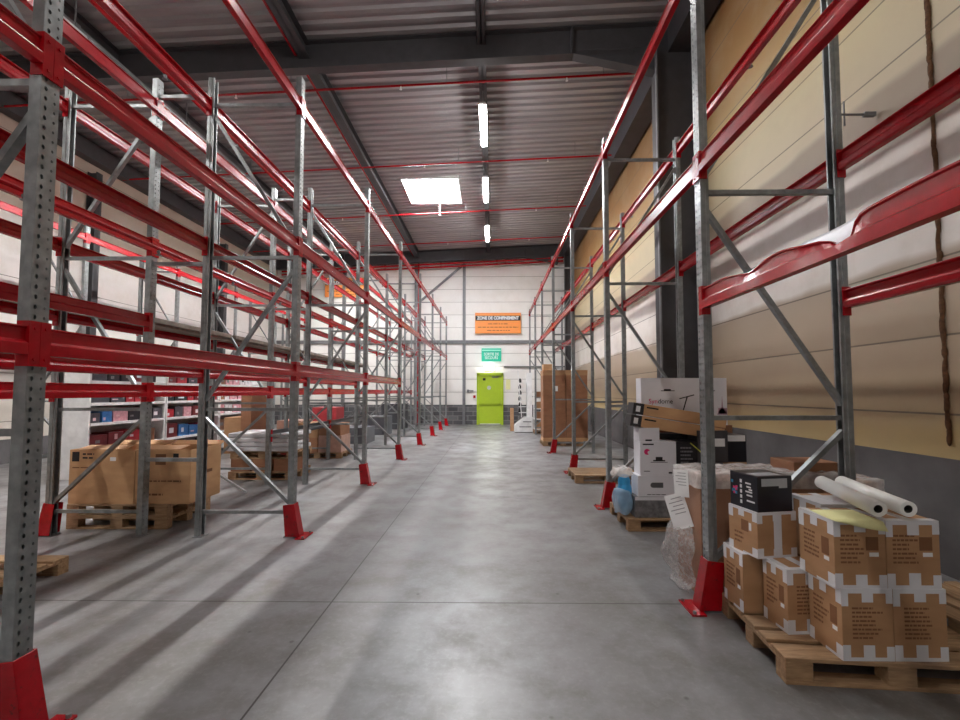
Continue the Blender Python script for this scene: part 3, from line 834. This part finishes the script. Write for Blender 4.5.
fl = wrinkled('film_wrap', -.585, .585, -.225, .235, .01, .935, .012, FILM, parent=wc); fl['label'] = 'clear stretch film'
tp = wrinkled('crumpled_film', -.585, .61, -.225, .24, .86, .965, .026, FILMW, parent=wc, seed=5, n=(34, 22, 4)); tp['label'] = 'crumpled whitish film bunched on top'
c2 = carton(2.81, 3.04, 3.45, 3.9, 0, .90, 'brown carton against the right wall, film over its top')
wrinkled('film_wrap', -.11, .14, -.235, .24, .75, .92, .02, FILMW, parent=c2, seed=9, n=(14, 14, 6))
b = carton(2.42, 2.78, 3.5, 3.8, .96, 1.05, 'flat brown carton half buried in film on the wrapped carton', m=CARD3)
# loose tail of film down to the floor at the left corner
pts = []
for i in range(15):
    t = i / 14; row = []
    for j in range(8):
        s_ = j / 7
        x = 1.60 - .10 * s_ * math.sin(PI * min(1, t * 1.15)) - .05*s_ + .012 * math.sin(9*t + 5*s_)
        y = 3.50 + .28 * s_ + .02 * math.sin(14 * t + 7 * s_)
        z = .52 - .51 * t + .01 * math.sin(11 * s_)
        row.append((x - (.04 if t > .9 else 0), y, max(.006, z)))
    pts.append(row)
sf = sheet('loose_film', pts, mat('shiny_loose_film', rgb(228, 224, 222), .06, alpha=.32, var=.3, vscale=30, bump=1.0), .001); tag(sf, 'crumpled loose film hanging to the floor beside the wrapped carton', 'plastic film')
def paper_tilt(cx, cy, cz, w, h, roll, label, nx=-1):
    mb = MB(); mb.box(-.0008, .0008, -w/2, w/2, -h/2, h/2)
    o = build(mb, 'delivery_note', PAPER, loc=(cx, cy, cz)); o.rotation_euler = (roll, .06, .5)
    tag(o, label, 'paper'); m2 = MB()
    for i in range(5): m2.box(-.0014, -.0009, -w*.36, w*(.36 if i % 2 else .2), h*(.36 - i*.11), h*(.385 - i*.11))
    build(m2, 'printing', mat('grey_print', rgb(150, 150, 152), .7), o)
paper_tilt(1.555, 3.66, .62, .2, .28, -.42, 'white printed delivery note hanging tilted on the wrapped carton')
paper_tilt(1.565, 3.62, .86, .14, .22, -.1, 'smaller white note near the top of the wrapped carton')

# white box pallet
G2 = 'white boxes stacked on the second right pallet'
b = carton(1.67, 2.3, 5.14, 5.45, .1445, .385, 'grey photo-printed box at the bottom of the white box stack', m=GREYP, cat='box')
strip(b, 'f', 0, .75, .84, 1.0, 'white_band', WHITEC)
b = carton(1.71, 2.24, 5.15, 5.40, .387, .63, 'white box with dark handle slot in the white box stack', m=WHITEC, cat='box', group=G2)
w, d, h = dims(b); mb = MB(); mb.tube((-.03, -d/2 - .0015, h*.55), (-.03, -d/2 - .0002, h*.55), .03, 20); mb.box(-.09, .03, -d/2 - .0013, -d/2 - .0002, h*.55 - .03, h*.55 + .03); mb.tube((-.09, -d/2 - .0015, h*.55), (-.09, -d/2 - .0002, h*.55), .03, 20)
build(mb, 'handle_slot', mat('slot_grey', rgb(90, 90, 92), .7), b); print_block(b, 'f', .2, .8, .05, .12, 1, INK, 3)
b = carton(1.74, 2.165, 5.15, 5.38, .632, 1.03, 'white box with magenta dot in the middle of the white box stack', m=WHITEC, cat='box', group=G2)
w, d, h = dims(b); mb = MB(); mb.tube((-.13, -d/2 - .002, h*.70), (-.13, -d/2 - .0002, h*.70), .035, 24); build(mb, 'magenta_dot', PINK, b)
mb = MB(); mb.tube((-.105, -d/2 - .0025, h*.68), (-.105, -d/2 - .002, h*.68), .02, 20); build(mb, 'dot_centre', WHITEC, b)
mb = MB(); mb.box(-.06, .08, -d/2 - .0015, -d/2 - .0002, h*.42, h*.46); mb.box(-.03, .05, -d/2 - .0015, -d/2 - .0002, h*.46, h*.55); mb.box(-.09, .11, -d/2 - .0015, -d/2 - .0002, h*.385, h*.4)
build(mb, 'product_picture', INK, b)
mb = MB(); mb.box(-.17, -.1, -d/2 - .0015, -d/2 - .0002, h*.12, h*.14); mb.box(.12, .19, -d/2 - .0015, -d/2 - .0002, h*.06, h*.11); mb.box(-.18, -.05, -d/2 - .0015, -d/2 - .0002, h*.9, h*.94); build(mb, 'small_print', INK, b)
b = carton(1.74, 1.98, 5.17, 5.38, 1.032, 1.19, 'small white box on top of the dotted white box', m=WHITEC, cat='box', group=G2)
strip(b, 'f', .3, .62, .02, .14, 'printed_mark', INK)
b = carton(1.99, 2.42, 5.42, 5.6, 1.032, 1.10, 'flat dark box beneath the slanting long cartons', m=BLACK, cat='box')
b = carton(2.17, 2.42, 5.16, 5.6, .632, 1.03, 'black box with small white print beside the dotted white box', m=BLACK, cat='box')
print_block(b, 'f', .2, .8, .2, .85, 6, mat('faint_print', rgb(120,120,128), .6), 5)
b = carton(2.43, 2.72, 5.16, 5.6, .40, .78, 'lower black box behind the wrapped carton', m=BLACK, cat='box')
b = carton(2.43, 2.78, 5.16, 5.6, .785, 1.16, 'dark grey box with white label behind the first right upright', m=mat('dark_grey_card', rgb(66, 64, 68), .5), cat='box')
strip(b, 'f', .55, .9, .5, .75, 'label', PAPER)
b = carton(2.30, 2.42, 5.165, 5.6, .41, .63, 'narrow white box standing in the lower white stack', m=WHITEC, cat='box')
b = carton(2.79, 3.02, 5.2, 5.62, .785, 1.10, 'black box with white strip at the wall end of the stack', m=BLACK, cat='box'); strip(b, 'f', .05, .95, .78, 1, 'label', PAPER)
b = carton(2.74, 3.02, 5.2, 5.62, .1445, .784, 'tall brown carton supporting the black boxes near the wall', m=CARD)
b = carton(2.31, 2.73, 5.2, 5.62, .1445, .40, 'brown carton low in the white box stack, mostly hidden', m=CARD3)
mb = MB(); mb.tube((2.32, 5.12, 1.02), (2.46, 5.13, .90), .006, 6)
tag(build(mb, 'yellow_strap', mat('yellow_strap', rgb(225, 225, 90), .5)), 'thin yellow strap hanging in front of the black box', 'strap')
# the two long slanting cartons
for i, (z, x, lb) in enumerate(((1.265, 1.65, 'lower long slanting brown carton with black end cap'), (1.407, 1.68, 'upper long slanting brown carton with black end cap'))):
    mb = MB(); mb.box(.13, 1.12, -.11, .11, -.068, .068)
    o = build(mb, 'long_carton', CARD2, loc=(x, 5.3, z + .02), bevel=.004, seg=2); o.rotation_euler.y = math.radians(9)
    tag(o, lb, 'carton', 'long slanting cartons')
    mb = MB(); mb.box(0, .129, -.11, .11, -.068, .068); build(mb, 'end_cap', mat('charcoal_card', rgb(48, 46, 48), .6), o, bevel=.004)
    mb = MB(); mb.box(.035, .085, -.1125, -.1102, -.035, .035); build(mb, 'label', PAPER, o)
    mb = MB(); mb.box(.16, .3, -.1115, -.1102, .022, .04); build(mb, 'printing', INK, o)
# large white scooter box standing behind
g = carton(1.93, 3.04, 5.64, 5.84, 1.19, 1.80, 'large white box with a scooter drawing behind the slanting cartons', m=WHITEC, cat='box')
w, d, h = dims(g); fy = -d/2 - .0015
text('Syndome', .085, 'lettering', INK, g, (-.46, fy, h*.50), (PI/2, 0, 0), .0008, 'LEFT')
text('Syn', .085, 'red_lettering', PINK, g, (-.46, fy - .001, h*.50), (PI/2, 0, 0), .0008, 'LEFT')
mb = MB(); mb.box(-.3, -.12, fy, fy + .0012, h*.72, h*.735); mb.box(-.26, -.17, fy, fy + .0012, h*.735, h*.765); mb.box(.2, .4, fy, fy + .0012, h*.72, h*.735); build(mb, 'carry_handle', INK, g)
mb = MB()
mb.bar((-.02, fy, h*.28), (.04, fy, h*.60), .016, .002, up=(0,1,0)); mb.bar((-.06, fy, h*.56), (.13, fy, h*.64), .014, .002, up=(0,1,0)); mb.bar((-.14, fy, h*.22), (.1, fy, h*.2), .02, .002, up=(0,1,0))
mb.tube((.1, fy - .001, h*.17), (.1, fy, h*.17), .035, 16); mb.tube((-.14, fy - .001, h*.17), (-.14, fy, h*.17), .035, 16); build(mb, 'scooter_drawing', INK, g)
mb = MB(); mb.prism([(.42, h*.22), (.56, h*.22), (.5, h*.38), (.49, h*.62), (.48, h*.38)], fy, fy + .0012); mb.box(.38, .58, fy, fy + .0012, h*.12, h*.2); mb.box(.44, .55, fy, fy + .0012, h*.24, h*.36); build(mb, 'tower_drawing', mat('pale_mauve_print', rgb(176, 140, 158), .6), g)
b = carton(1.95, 3.1, 5.64, 5.86, .1445, 1.188, 'tall brown carton under the large white box, mostly hidden', m=CARD3)
# blue bag in film
mb = MB(); mb.sphere((1.60, 5.33, .52), .075, 18, 12, (1, 1, 1.3)); mb.sphere((1.605, 5.33, .42), .085, 18, 12, (1, 1.1, 1.6)); mb.sphere((1.60, 5.31, .3), .08, 16, 10, (1, 1, 1.7))
o = build(mb, 'blue_bag', BLUE, smooth=True); tag(o, 'bright blue rounded bag at the left edge of the white box stack', 'bag')
wrinkled('film_wrap', 1.49, 1.66, 5.2, 5.46, .15, .44, .018, FILMB, parent=o, seed=2, n=(10, 14, 14), rnd=.25)
o = wrinkled('crumpled_film', 1.47, 1.66, 5.2, 5.42, .60, .69, .035, FILMW, 'crumpled clear film bunched above the blue bag', 'plastic film', seed=3, n=(12, 14, 8), open_bottom=False, rnd=.3)

# tall brown boxes
G3 = 'pair of tall brown boxes'
for (x0, x1, lb) in ((1.52, 2.2, 'left one of the two tall brown boxes standing on a pallet'), (2.215, 2.86, 'right one of the two tall brown boxes standing on a pallet')):
    mb = MB(); w = x1 - x0; mb.box(-w/2, w/2, 0, .7, 0, 2.12)
    o = build(mb, 'tall_box', CARD3, loc=(x0 + w/2, 13.15, .1445), bevel=.006); tag(o, lb, 'box', G3)
    mb = MB(); mb.box(-w/2 - .004, w/2 + .004, -.006, .706, 1.98, 2.14); build(mb, 'lid', CARD, o)
    mb = MB(); mb.box(-w/2 - .004, w/2 + .004, -.006, .706, .0, .1); build(mb, 'base_tray', CARD2, o)
    if x0 < 1.6: mb = MB(); mb.box(-.02, .1, -.008, -.0005, 1.5, 1.66); build(mb, 'label', PAPER, o)
carton(1.54, 1.85, 13.2, 13.6, 2.29, 2.47, 'small brown box on top of the left tall box', m=CARD2)
# shelf unit behind it and the display stand
s = empty('shelf_unit', (0,0,0), 0, 'small white shelf with brown cartons right of the display stand', 'shelf')
for z in (.16, .55, .95, 1.35, 1.7):
    mb = MB(); mb.box(1.62, 2.42, 17.0, 17.5, z, z + .03); build(mb, 'shelf_board', WHITE, s)
for x in (1.62, 2.39):
    for y in (17.0, 17.47):
        mb = MB(); mb.box(x, x + .03, y, y + .03, .1445, 1.75); build(mb, 'post', WHITE, s)
for i, (z, x) in enumerate(((.192, 1.68), (.582, 1.72), (.982, 1.68), (1.382, 1.72))):
    carton(x, x + .5, 17.05, 17.4, z, z + .26, 'brown carton on the %s shelf of the small white shelf unit' % ORD[i], m=CARD3 if i % 2 else CARD)
def display():
    t = empty('display_stand', (1.25, 17.7, 0), 0, 'tall white product display stand near the back wall', 'display stand')
    mb = MB(); mb.prism([(-.38, .03), (-.38, .3), (.02, .62), (.34, .62), (.34, .03)], -.3, .3); build(mb, 'base', WHITE, t)
    mb = MB(); mb.box(-.37, .33, -.28, .28, 0, .03); build(mb, 'plinth', INK, t)
    mb = MB(); mb.box(.12, .32, -.22, .22, .62, 2.4); build(mb, 'back_panel', WHITE, t)
    mb = MB(); mb.bar((-.1, -.2, .6), (-.25, -.2, 2.5), .03, .03, up=(0,1,0)); build(mb, 'side_post', WHITE, t)
    mb = MB(); mb.box(-.2, .28, -.305, -.301, .22, .25); mb.box(-.05, .28, -.305, -.301, .42, .45); build(mb, 'printing', INK, t)
    for i in range(6):
        z = .78 + i * .24
        mb = MB(); mb.box(-.2, .12, -.2, .2, z, z + .02); build(mb, 'shelf_board', WHITE, t)
    return t
display()
for i in range(6):
    z = .802 + i * .24; x = 1.08 + .015 * (i % 2)
    mb = MB(); mb.tube((x, 17.6, z), (x, 17.6, z + .12), .06, 12); mb.tube((x, 17.6, z + .12), (x, 17.6, z + .17), .045, 12, .03)
    tag(build(mb, 'black_canister', INK), 'dark canister on the display stand, %s tier from below' % ORD[i], 'canister', 'dark canisters on the display stand')
carton(.72, .86, 18.1, 18.4, 0, .95, 'narrow brown carton on the floor left of the display stand', m=CARD)

YSH = .06
for o_ in bpy.data.objects:
    if o_.name not in BEFORE and o_.parent is None: o_.location.y += YSH
# ---------------------------------------------------------------- back wall: door, signs, lamp
d = empty('door_1', (-.15, YB, 0)); d['kind'] = 'structure'
mb = MB(); mb.box(-.66, -.56, -.12, .03, 0, 2.55); mb.box(.56, .66, -.12, .03, 0, 2.55); mb.box(-.66, .66, -.12, .03, 2.45, 2.58); build(mb, 'door_frame', LIME, d)
mb = MB(); mb.box(-.555, .555, -.06, -.005, .02, 2.445); build(mb, 'door_leaf', LIME, d)
mb = MB(); mb.box(-.5, .5, -.13, -.1, 1.0, 1.06); mb.box(-.53, -.47, -.13, -.06, .97, 1.1); mb.box(.47, .53, -.13, -.06, .97, 1.1); build(mb, 'panic_bar', mat('olive_lime', rgb(150, 176, 30), .4), d)
mb = MB(); mb.box(.1, .42, -.1, -.06, 2.34, 2.4); mb.bar((.2, -.12, 2.38), (.5, -.12, 2.42), .02, .02); build(mb, 'door_closer', GREYST, d)
mb = MB(); mb.box(-.36, -.22, -.064, -.0605, 2.2, 2.32); build(mb, 'sticker', INK, d)
mb = MB(); mb.tube((-.05, -.066, 1.84), (-.05, -.0605, 1.84), .1, 20); build(mb, 'round_sign', mat('grey_disc', rgb(196, 205, 190), .5), d)
mb = MB(); mb.box(-.5, .5, -.07, -.0605, .02, .06); build(mb, 'threshold', WHITE, d)
def sign(x0, x1, z0, z1, label):
    o = empty('wall_sign', ((x0+x1)/2, YB - .1, (z0+z1)/2), 0, label, 'sign', 'orange wall signs'); w = x1 - x0; h = z1 - z0
    mb = MB(); mb.box(-w/2, w/2, 0, .02, -h/2, h/2); build(mb, 'panel', ORANGE, o)
    mb = MB(); mb.box(-w/2 + .02, w/2 - .02, -.004, -.0005, h*.12, h*.36); build(mb, 'header_band', INK, o)
    text('ZONE DE CONFINEMENT', .215, 'lettering', PAPER, o, (0, -.008, h*.24), (PI/2, 0, 0), .001, sx=.84, bold=.012)
    R = random.Random(2); mb = MB()
    for zz, a, b in ((-.04, -.22, .22), (-.2, -.44, .44), (-.36, -.24, .26)):
        x = a
        while x < b:
            L = R.uniform(.03, .1); mb.box(x*w, min(x + L, b)*w, -.004, -.0005, zz*h - .02, zz*h + .02); x += L + .02
    build(mb, 'small_print', mat('sign_brown_print', rgb(150, 84, 40), .7), o)
sign(-.9, 1.4, 4.56, 5.6, 'orange sign with black header above the green exit sign')
sign(-8.5, -6.4, 6.42, 7.4, 'orange sign high on the back wall at left, seen through the racks')
o = empty('exit_sign', (-.08, YB - .1, 3.48), 0, 'green exit sign above the lime green door', 'exit sign')
GLG = NT('green_sign_face'); GLG.b.inputs['Base Color'].default_value = rgb(20, 150, 122); GLG.b.inputs['Emission Color'].default_value = rgb(20, 150, 122); GLG.b.inputs['Emission Strength'].default_value = .35
mb = MB(); mb.box(-.49, .49, 0, .08, -.32, .33); build(mb, 'panel', GLG.m, o)
mb = MB(); mb.box(-.47, .47, -.004, -.0005, .2, .26); build(mb, 'pale_strip', mat('mint', rgb(170, 235, 215), .5), o)
text('SORTIE DE', .2, 'lettering', PAPER, o, (0, -.006, .03), (PI/2, 0, 0), .002, sx=.78, bold=.003)
text('SECOURS', .2, 'lettering', PAPER, o, (0, -.006, -.15), (PI/2, 0, 0), .002, sx=.78, bold=.003)
o = empty('emergency_light', (-.2, YB - .1, 2.8), 0, 'lit white emergency light just above the lime green door', 'emergency light')
mb = MB(); mb.box(-.26, .26, -.0, .1, -.09, .11); build(mb, 'housing', WHITE, o)
mb = MB(); mb.prism([(-.24, -.07), (-.24, .09), (.24, .09), (.24, -.07)], -.05, -.001); build(mb, 'diffuser', emit_mat('emergency_tube', (1, 1, 1, 1), 22), o)
# small fixtures left of the door
mb = MB(); mb.box(-1.3, -1.2, YB - .08, YB + .02, 1.6, 1.75); mb.box(-1.2, -.98, YB - .06, YB + .02, 1.66, 1.72)
tag(build(mb, 'wall_bracket', GREYST), 'small grey bracket on the wall left of the lime door', 'bracket')
mb = MB(); mb.box(-.99, -.87, YB - .08, YB + .02, 1.32, 1.46)
tag(build(mb, 'call_point', RED, bevel=.01), 'small red fire call point left of the lime door', 'call point')
mb = MB(); mb.box(.65, .86, YB - .01, YB + .02, 1.75, 2.25)
tag(build(mb, 'notice', YPAPER), 'pale yellow notice on the wall right of the lime door', 'paper')

mb = MB(); mb.box(XR - .12, XR - .002, 4.45, 4.49, 4.5, 4.54); mb.tube((XR - .42, 4.47, 4.52), (XR - .1, 4.47, 4.52), .012, 6); mb.tube((XR - .32, 4.47, 4.4), (XR - .32, 4.47, 4.66), .01, 6)
tag(build(mb, 'wall_bracket', GREYST), 'small grey rod bracket high on the right wall above the middle beams', 'bracket')
# ---------------------------------------------------------------- left goods
BEFORE = set(bpy.data.objects.keys())
o = carton(-5.06, -4.27, 5.12, 5.70, .29, .93, 'left big open brown carton on two stacked pallets', m=CARD2, open_top=True, group='big open cartons on stacked pallets')
strip(o, 'f', .04, .15, .78, .96, 'printed_mark', INK, 'black printed square'); print_block(o, 'f', .2, .45, .8, .94, 2, INK, 4); print_block(o, 'f', .05, .4, .64, .68, 1, PRINT, 5); strip(o, 'f', .62, .71, .79, .86, 'label', PAPER)
o2 = carton(-4.26, -3.60, 5.12, 5.70, .29, .93, 'right big open brown carton on two stacked pallets', m=CARD2, open_top=True, group='big open cartons on stacked pallets')
strip(o2, 'f', .36, .55, .72, .92, 'printed_mark', PRINT); strip(o2, 'f', .68, .78, .8, .93, 'printed_mark', INK); print_block(o2, 'f', .1, .9, .38, .44, 1, PRINT, 6); print_block(o2, 'f', .1, .7, .12, .2, 1, PRINT, 8)
strip(o2, 'r', .2, .7, .5, .56, 'printed_mark', PRINT)
for oo in (o, o2):
    w, dd, h = dims(oo)
    mb = MB(); mb.bar((0, dd/2, h), (0, dd/2 + .1, h + .04), w - .01, .006); build(mb, 'flap', CARD2, oo)
    mb = MB(); mb.bar((-.05, -dd/2 + .02, h + .0), (-.05, -dd/2 + .2, h + .03), w * .7, .006); build(mb, 'flap', CARD, oo)
tag(build(MB().tube((-3.96, 6.95, .018), (-3.71, 5.735, .56), .018, 8), 'white_pole', WHITE), 'thin white pole leaning against the big open carton', 'pole')
G4 = 'brown cartons between the two pallets at left'
for i, x in enumerate((-4.88, -4.48, -4.08)):
    carton(x, x + .36, 8.05, 8.7, .1445, .372, 'low brown carton between two pallets at left, %s from the left' % ORD[i], m=CARD3, group=G4)
WS = mat('white_sheet_stack', rgb(206, 206, 210), .45, var=.12, vscale=3)
for i in range(4):
    z = .5195 + i * .085
    mb = MB(); mb.box(-4.95 + .03*(i % 2), -3.72 - .04*(i % 3), 8.0, 8.86, z, z + .08)
    tag(build(mb, 'sheet_bundle', WS, bevel=.02, seg=3), 'wrapped white sheet bundle on the left pallet, %s layer from below' % ORD[i], 'sheet bundle', 'white sheet bundles on the left pallet')
PK = mat('pinkish_wrap', rgb(188, 148, 132), .4, var=.2)
for i, (x0, x1, z0, z1, m, lb) in enumerate(((-4.88, -4.3, .1445, .5, CARD3, 'left lower'), (-4.28, -3.72, .1445, .55, PK, 'right lower'), (-4.88, -4.3, .502, .86, CARD, 'left upper'), (-4.28, -3.74, .552, .84, CARD3, 'right upper'))):
    carton(x0, x1, 10.62, 11.3, z0, z1, '%s carton on the pallet behind the white sheets' % lb, m=m)
carton(-6.2, -5.95, 10.6, 11.5, 0, 1.6, 'tall upright brown cardboard pack behind the second left rack', m=CARD3)
for i, (x0, y0, w, dd, h, m, lb) in enumerate(((-7.1, 11.4, .8, .9, .95, CARD, 'brown carton on the side aisle floor, left of two'), (-6.2, 12.4, .7, .8, .8, PK, 'pinkish wrapped carton on the side aisle floor'),
     (-6.1, 14.6, .8, .8, 1.1, mat('red_pack', rgb(176, 52, 60), .5), 'red wrapped pack standing in the side aisle'), (-4.9, 16.4, .9, .8, .7, mat('grey_pack', rgb(100, 102, 108), .6), 'dark grey pack under the far end of the second left rack'),
     (-4.95, 13.6, 1.0, .9, .5, mat('grey_pack', rgb(100, 102, 108), .6), 'low dark grey pack in the fifth bay of the second left rack'), (-4.9, 19.0, 1.0, .9, 1.1, mat('charcoal_pack', rgb(70, 71, 76), .6), 'charcoal wrapped stack near the back wall at left'))):
    carton(x0, x0 + w, y0, y0 + dd, 0, h, lb, m=m)
carton(-6.2, -5.35, 3.5, 4.2, 0, .42, 'low brown carton at the left edge behind the racks', m=CARD2)

# white gondola shelving along the side aisle, three units
def gondola(y0, y1, near, label):
    t = empty('shelving_unit', (0,0,0), 0, label, 'shelving', 'white shelving units'); xf, xb = -7.5, -8.2
    for y in (y0, y1 - .04):
        mb = MB(); mb.box(xb, xf, y, y + .035, 0, 2.3); mb.box(xb - .002, xb + .06, y - .002, y + .037, 0, 2.35)
        build(mb, 'end_panel', WHITE, t, bevel=.003)
    mb = MB(); mb.box(xb, xb + .02, y0 + .04, y1 - .04, 0, 2.3); build(mb, 'back_panel', WHITE, t)
    for z in (.1, .53, 1.0, 1.38, 1.8):
        mb = MB(); mb.box(xb + .021, xf, y0 + .04, y1 - .045, z, z + .03); mb.box(xf - .02, xf + .004, y0 + .04, y1 - .045, z - .02, z + .035); build(mb, 'shelf_board', WHITE, t)
    return t
units = ((7.95, 9.85), (9.87, 11.8), (11.82, 13.8))
pal = [('red', rgb(170, 38, 52)), ('black', rgb(34, 34, 42)), ('dark red', rgb(112, 34, 42)), ('blue', rgb(52, 110, 170)), ('white', rgb(214, 214, 216)), ('brown', rgb(140, 100, 76)), ('pink', rgb(206, 150, 158)), ('dark grey', rgb(72, 70, 78))]
def small_box(x0, x1, y0, y1, z0, h, c, label, group):
    m = mat(c[0].replace(' ', '_') + '_goods', c[1], .45, var=.3, vscale=14)
    mb = MB(); mb.box(x0, x1, y0, y1, z0, z0 + h); o = build(mb, 'goods_box', m, bevel=.003); tag(o, label, 'box', group)
    q = R.random(); a = y0 + (y1-y0)*R.uniform(.08, .4); e = a + (y1-y0)*R.uniform(.2, .5); b_ = z0 + h*R.uniform(.15, .5)
    mm = GREYP if q < .35 else (mat('pale_pink_print', rgb(214, 176, 180), .5) if q < .65 else (WHITEC if c[0] != 'white' else INK))
    mb = MB(); mb.box(x1 + .0003, x1 + .0015, a, e, b_, b_ + h*R.uniform(.12, .4)); build(mb, 'printed_panel', mm, o)
R = random.Random(11)
lvl = {.13: 'bottom', .56: 'second', 1.03: 'third', 1.41: 'fourth', 1.83: 'top'}
for ui, (y0, y1) in enumerate(units):
    gondola(y0, y1, ui == 0, 'white shelving unit of the side aisle, %s from the camera' % ORD[ui])
    for z, ln in lvl.items():
        y = y0 + .07; k = 0
        while y < y1 - .3 and k < 8:
            L = min(R.uniform(.18, .4), y1 - .06 - y); hmax = {.13: .36, .56: .3, 1.03: .24, 1.41: .24, 1.83: .26}[z]
            c = pal[R.randrange(len(pal))] if ui < 2 else pal[R.choice([4, 5, 5, 4, 6])]
            if z > 1.2 and ui < 2: c = pal[R.choice([1, 2, 0, 7, 1])]
            dpt = R.uniform(.3, .42)
            small_box(-7.54 - dpt, -7.54, y, y + L, z + .0005, R.uniform(.75, 1.1) * hmax, c, '%s box, %s shelf of %s white shelving unit, %s from its near end' % (c[0], ln, ORD[ui], ORD[k]), 'goods on the white shelving')
            y += L + R.uniform(.02, .06); k += 1

for o_ in bpy.data.objects:
    if o_.name not in BEFORE and o_.parent is None: o_.location.y += YSH
# ---------------------------------------------------------------- world, camera, view
w = bpy.data.worlds.new('world'); scn.world = w; w.use_nodes = True
w.node_tree.nodes['Background'].inputs[0].default_value = (.6, .65, .7, 1); w.node_tree.nodes['Background'].inputs[1].default_value = .3
cam = bpy.data.cameras.new('camera'); co = bpy.data.objects.new('camera', cam); COL.objects.link(co); scn.camera = co
f = 435.0
cam.sensor_width = 36; cam.lens = f / 960 * 36; cam.clip_start = .05; cam.clip_end = 100
co.location = (0, 0, 1.615)
co.rotation_euler = (PI/2 + math.radians(2.73), 0, math.radians(.7))
cam.shift_x = -7.7 / 960; cam.shift_y = 11.5 / 960
vs = scn.view_settings; vs.view_transform = 'Standard'; vs.look = 'None'; vs.gamma = 1; vs.use_curve_mapping = False; vs.exposure = 1.45
bpy.context.view_layer.update()
for o in bpy.data.objects:
    for k_ in ('w', 'd', 'h'):
        if k_ in o: del o[k_]
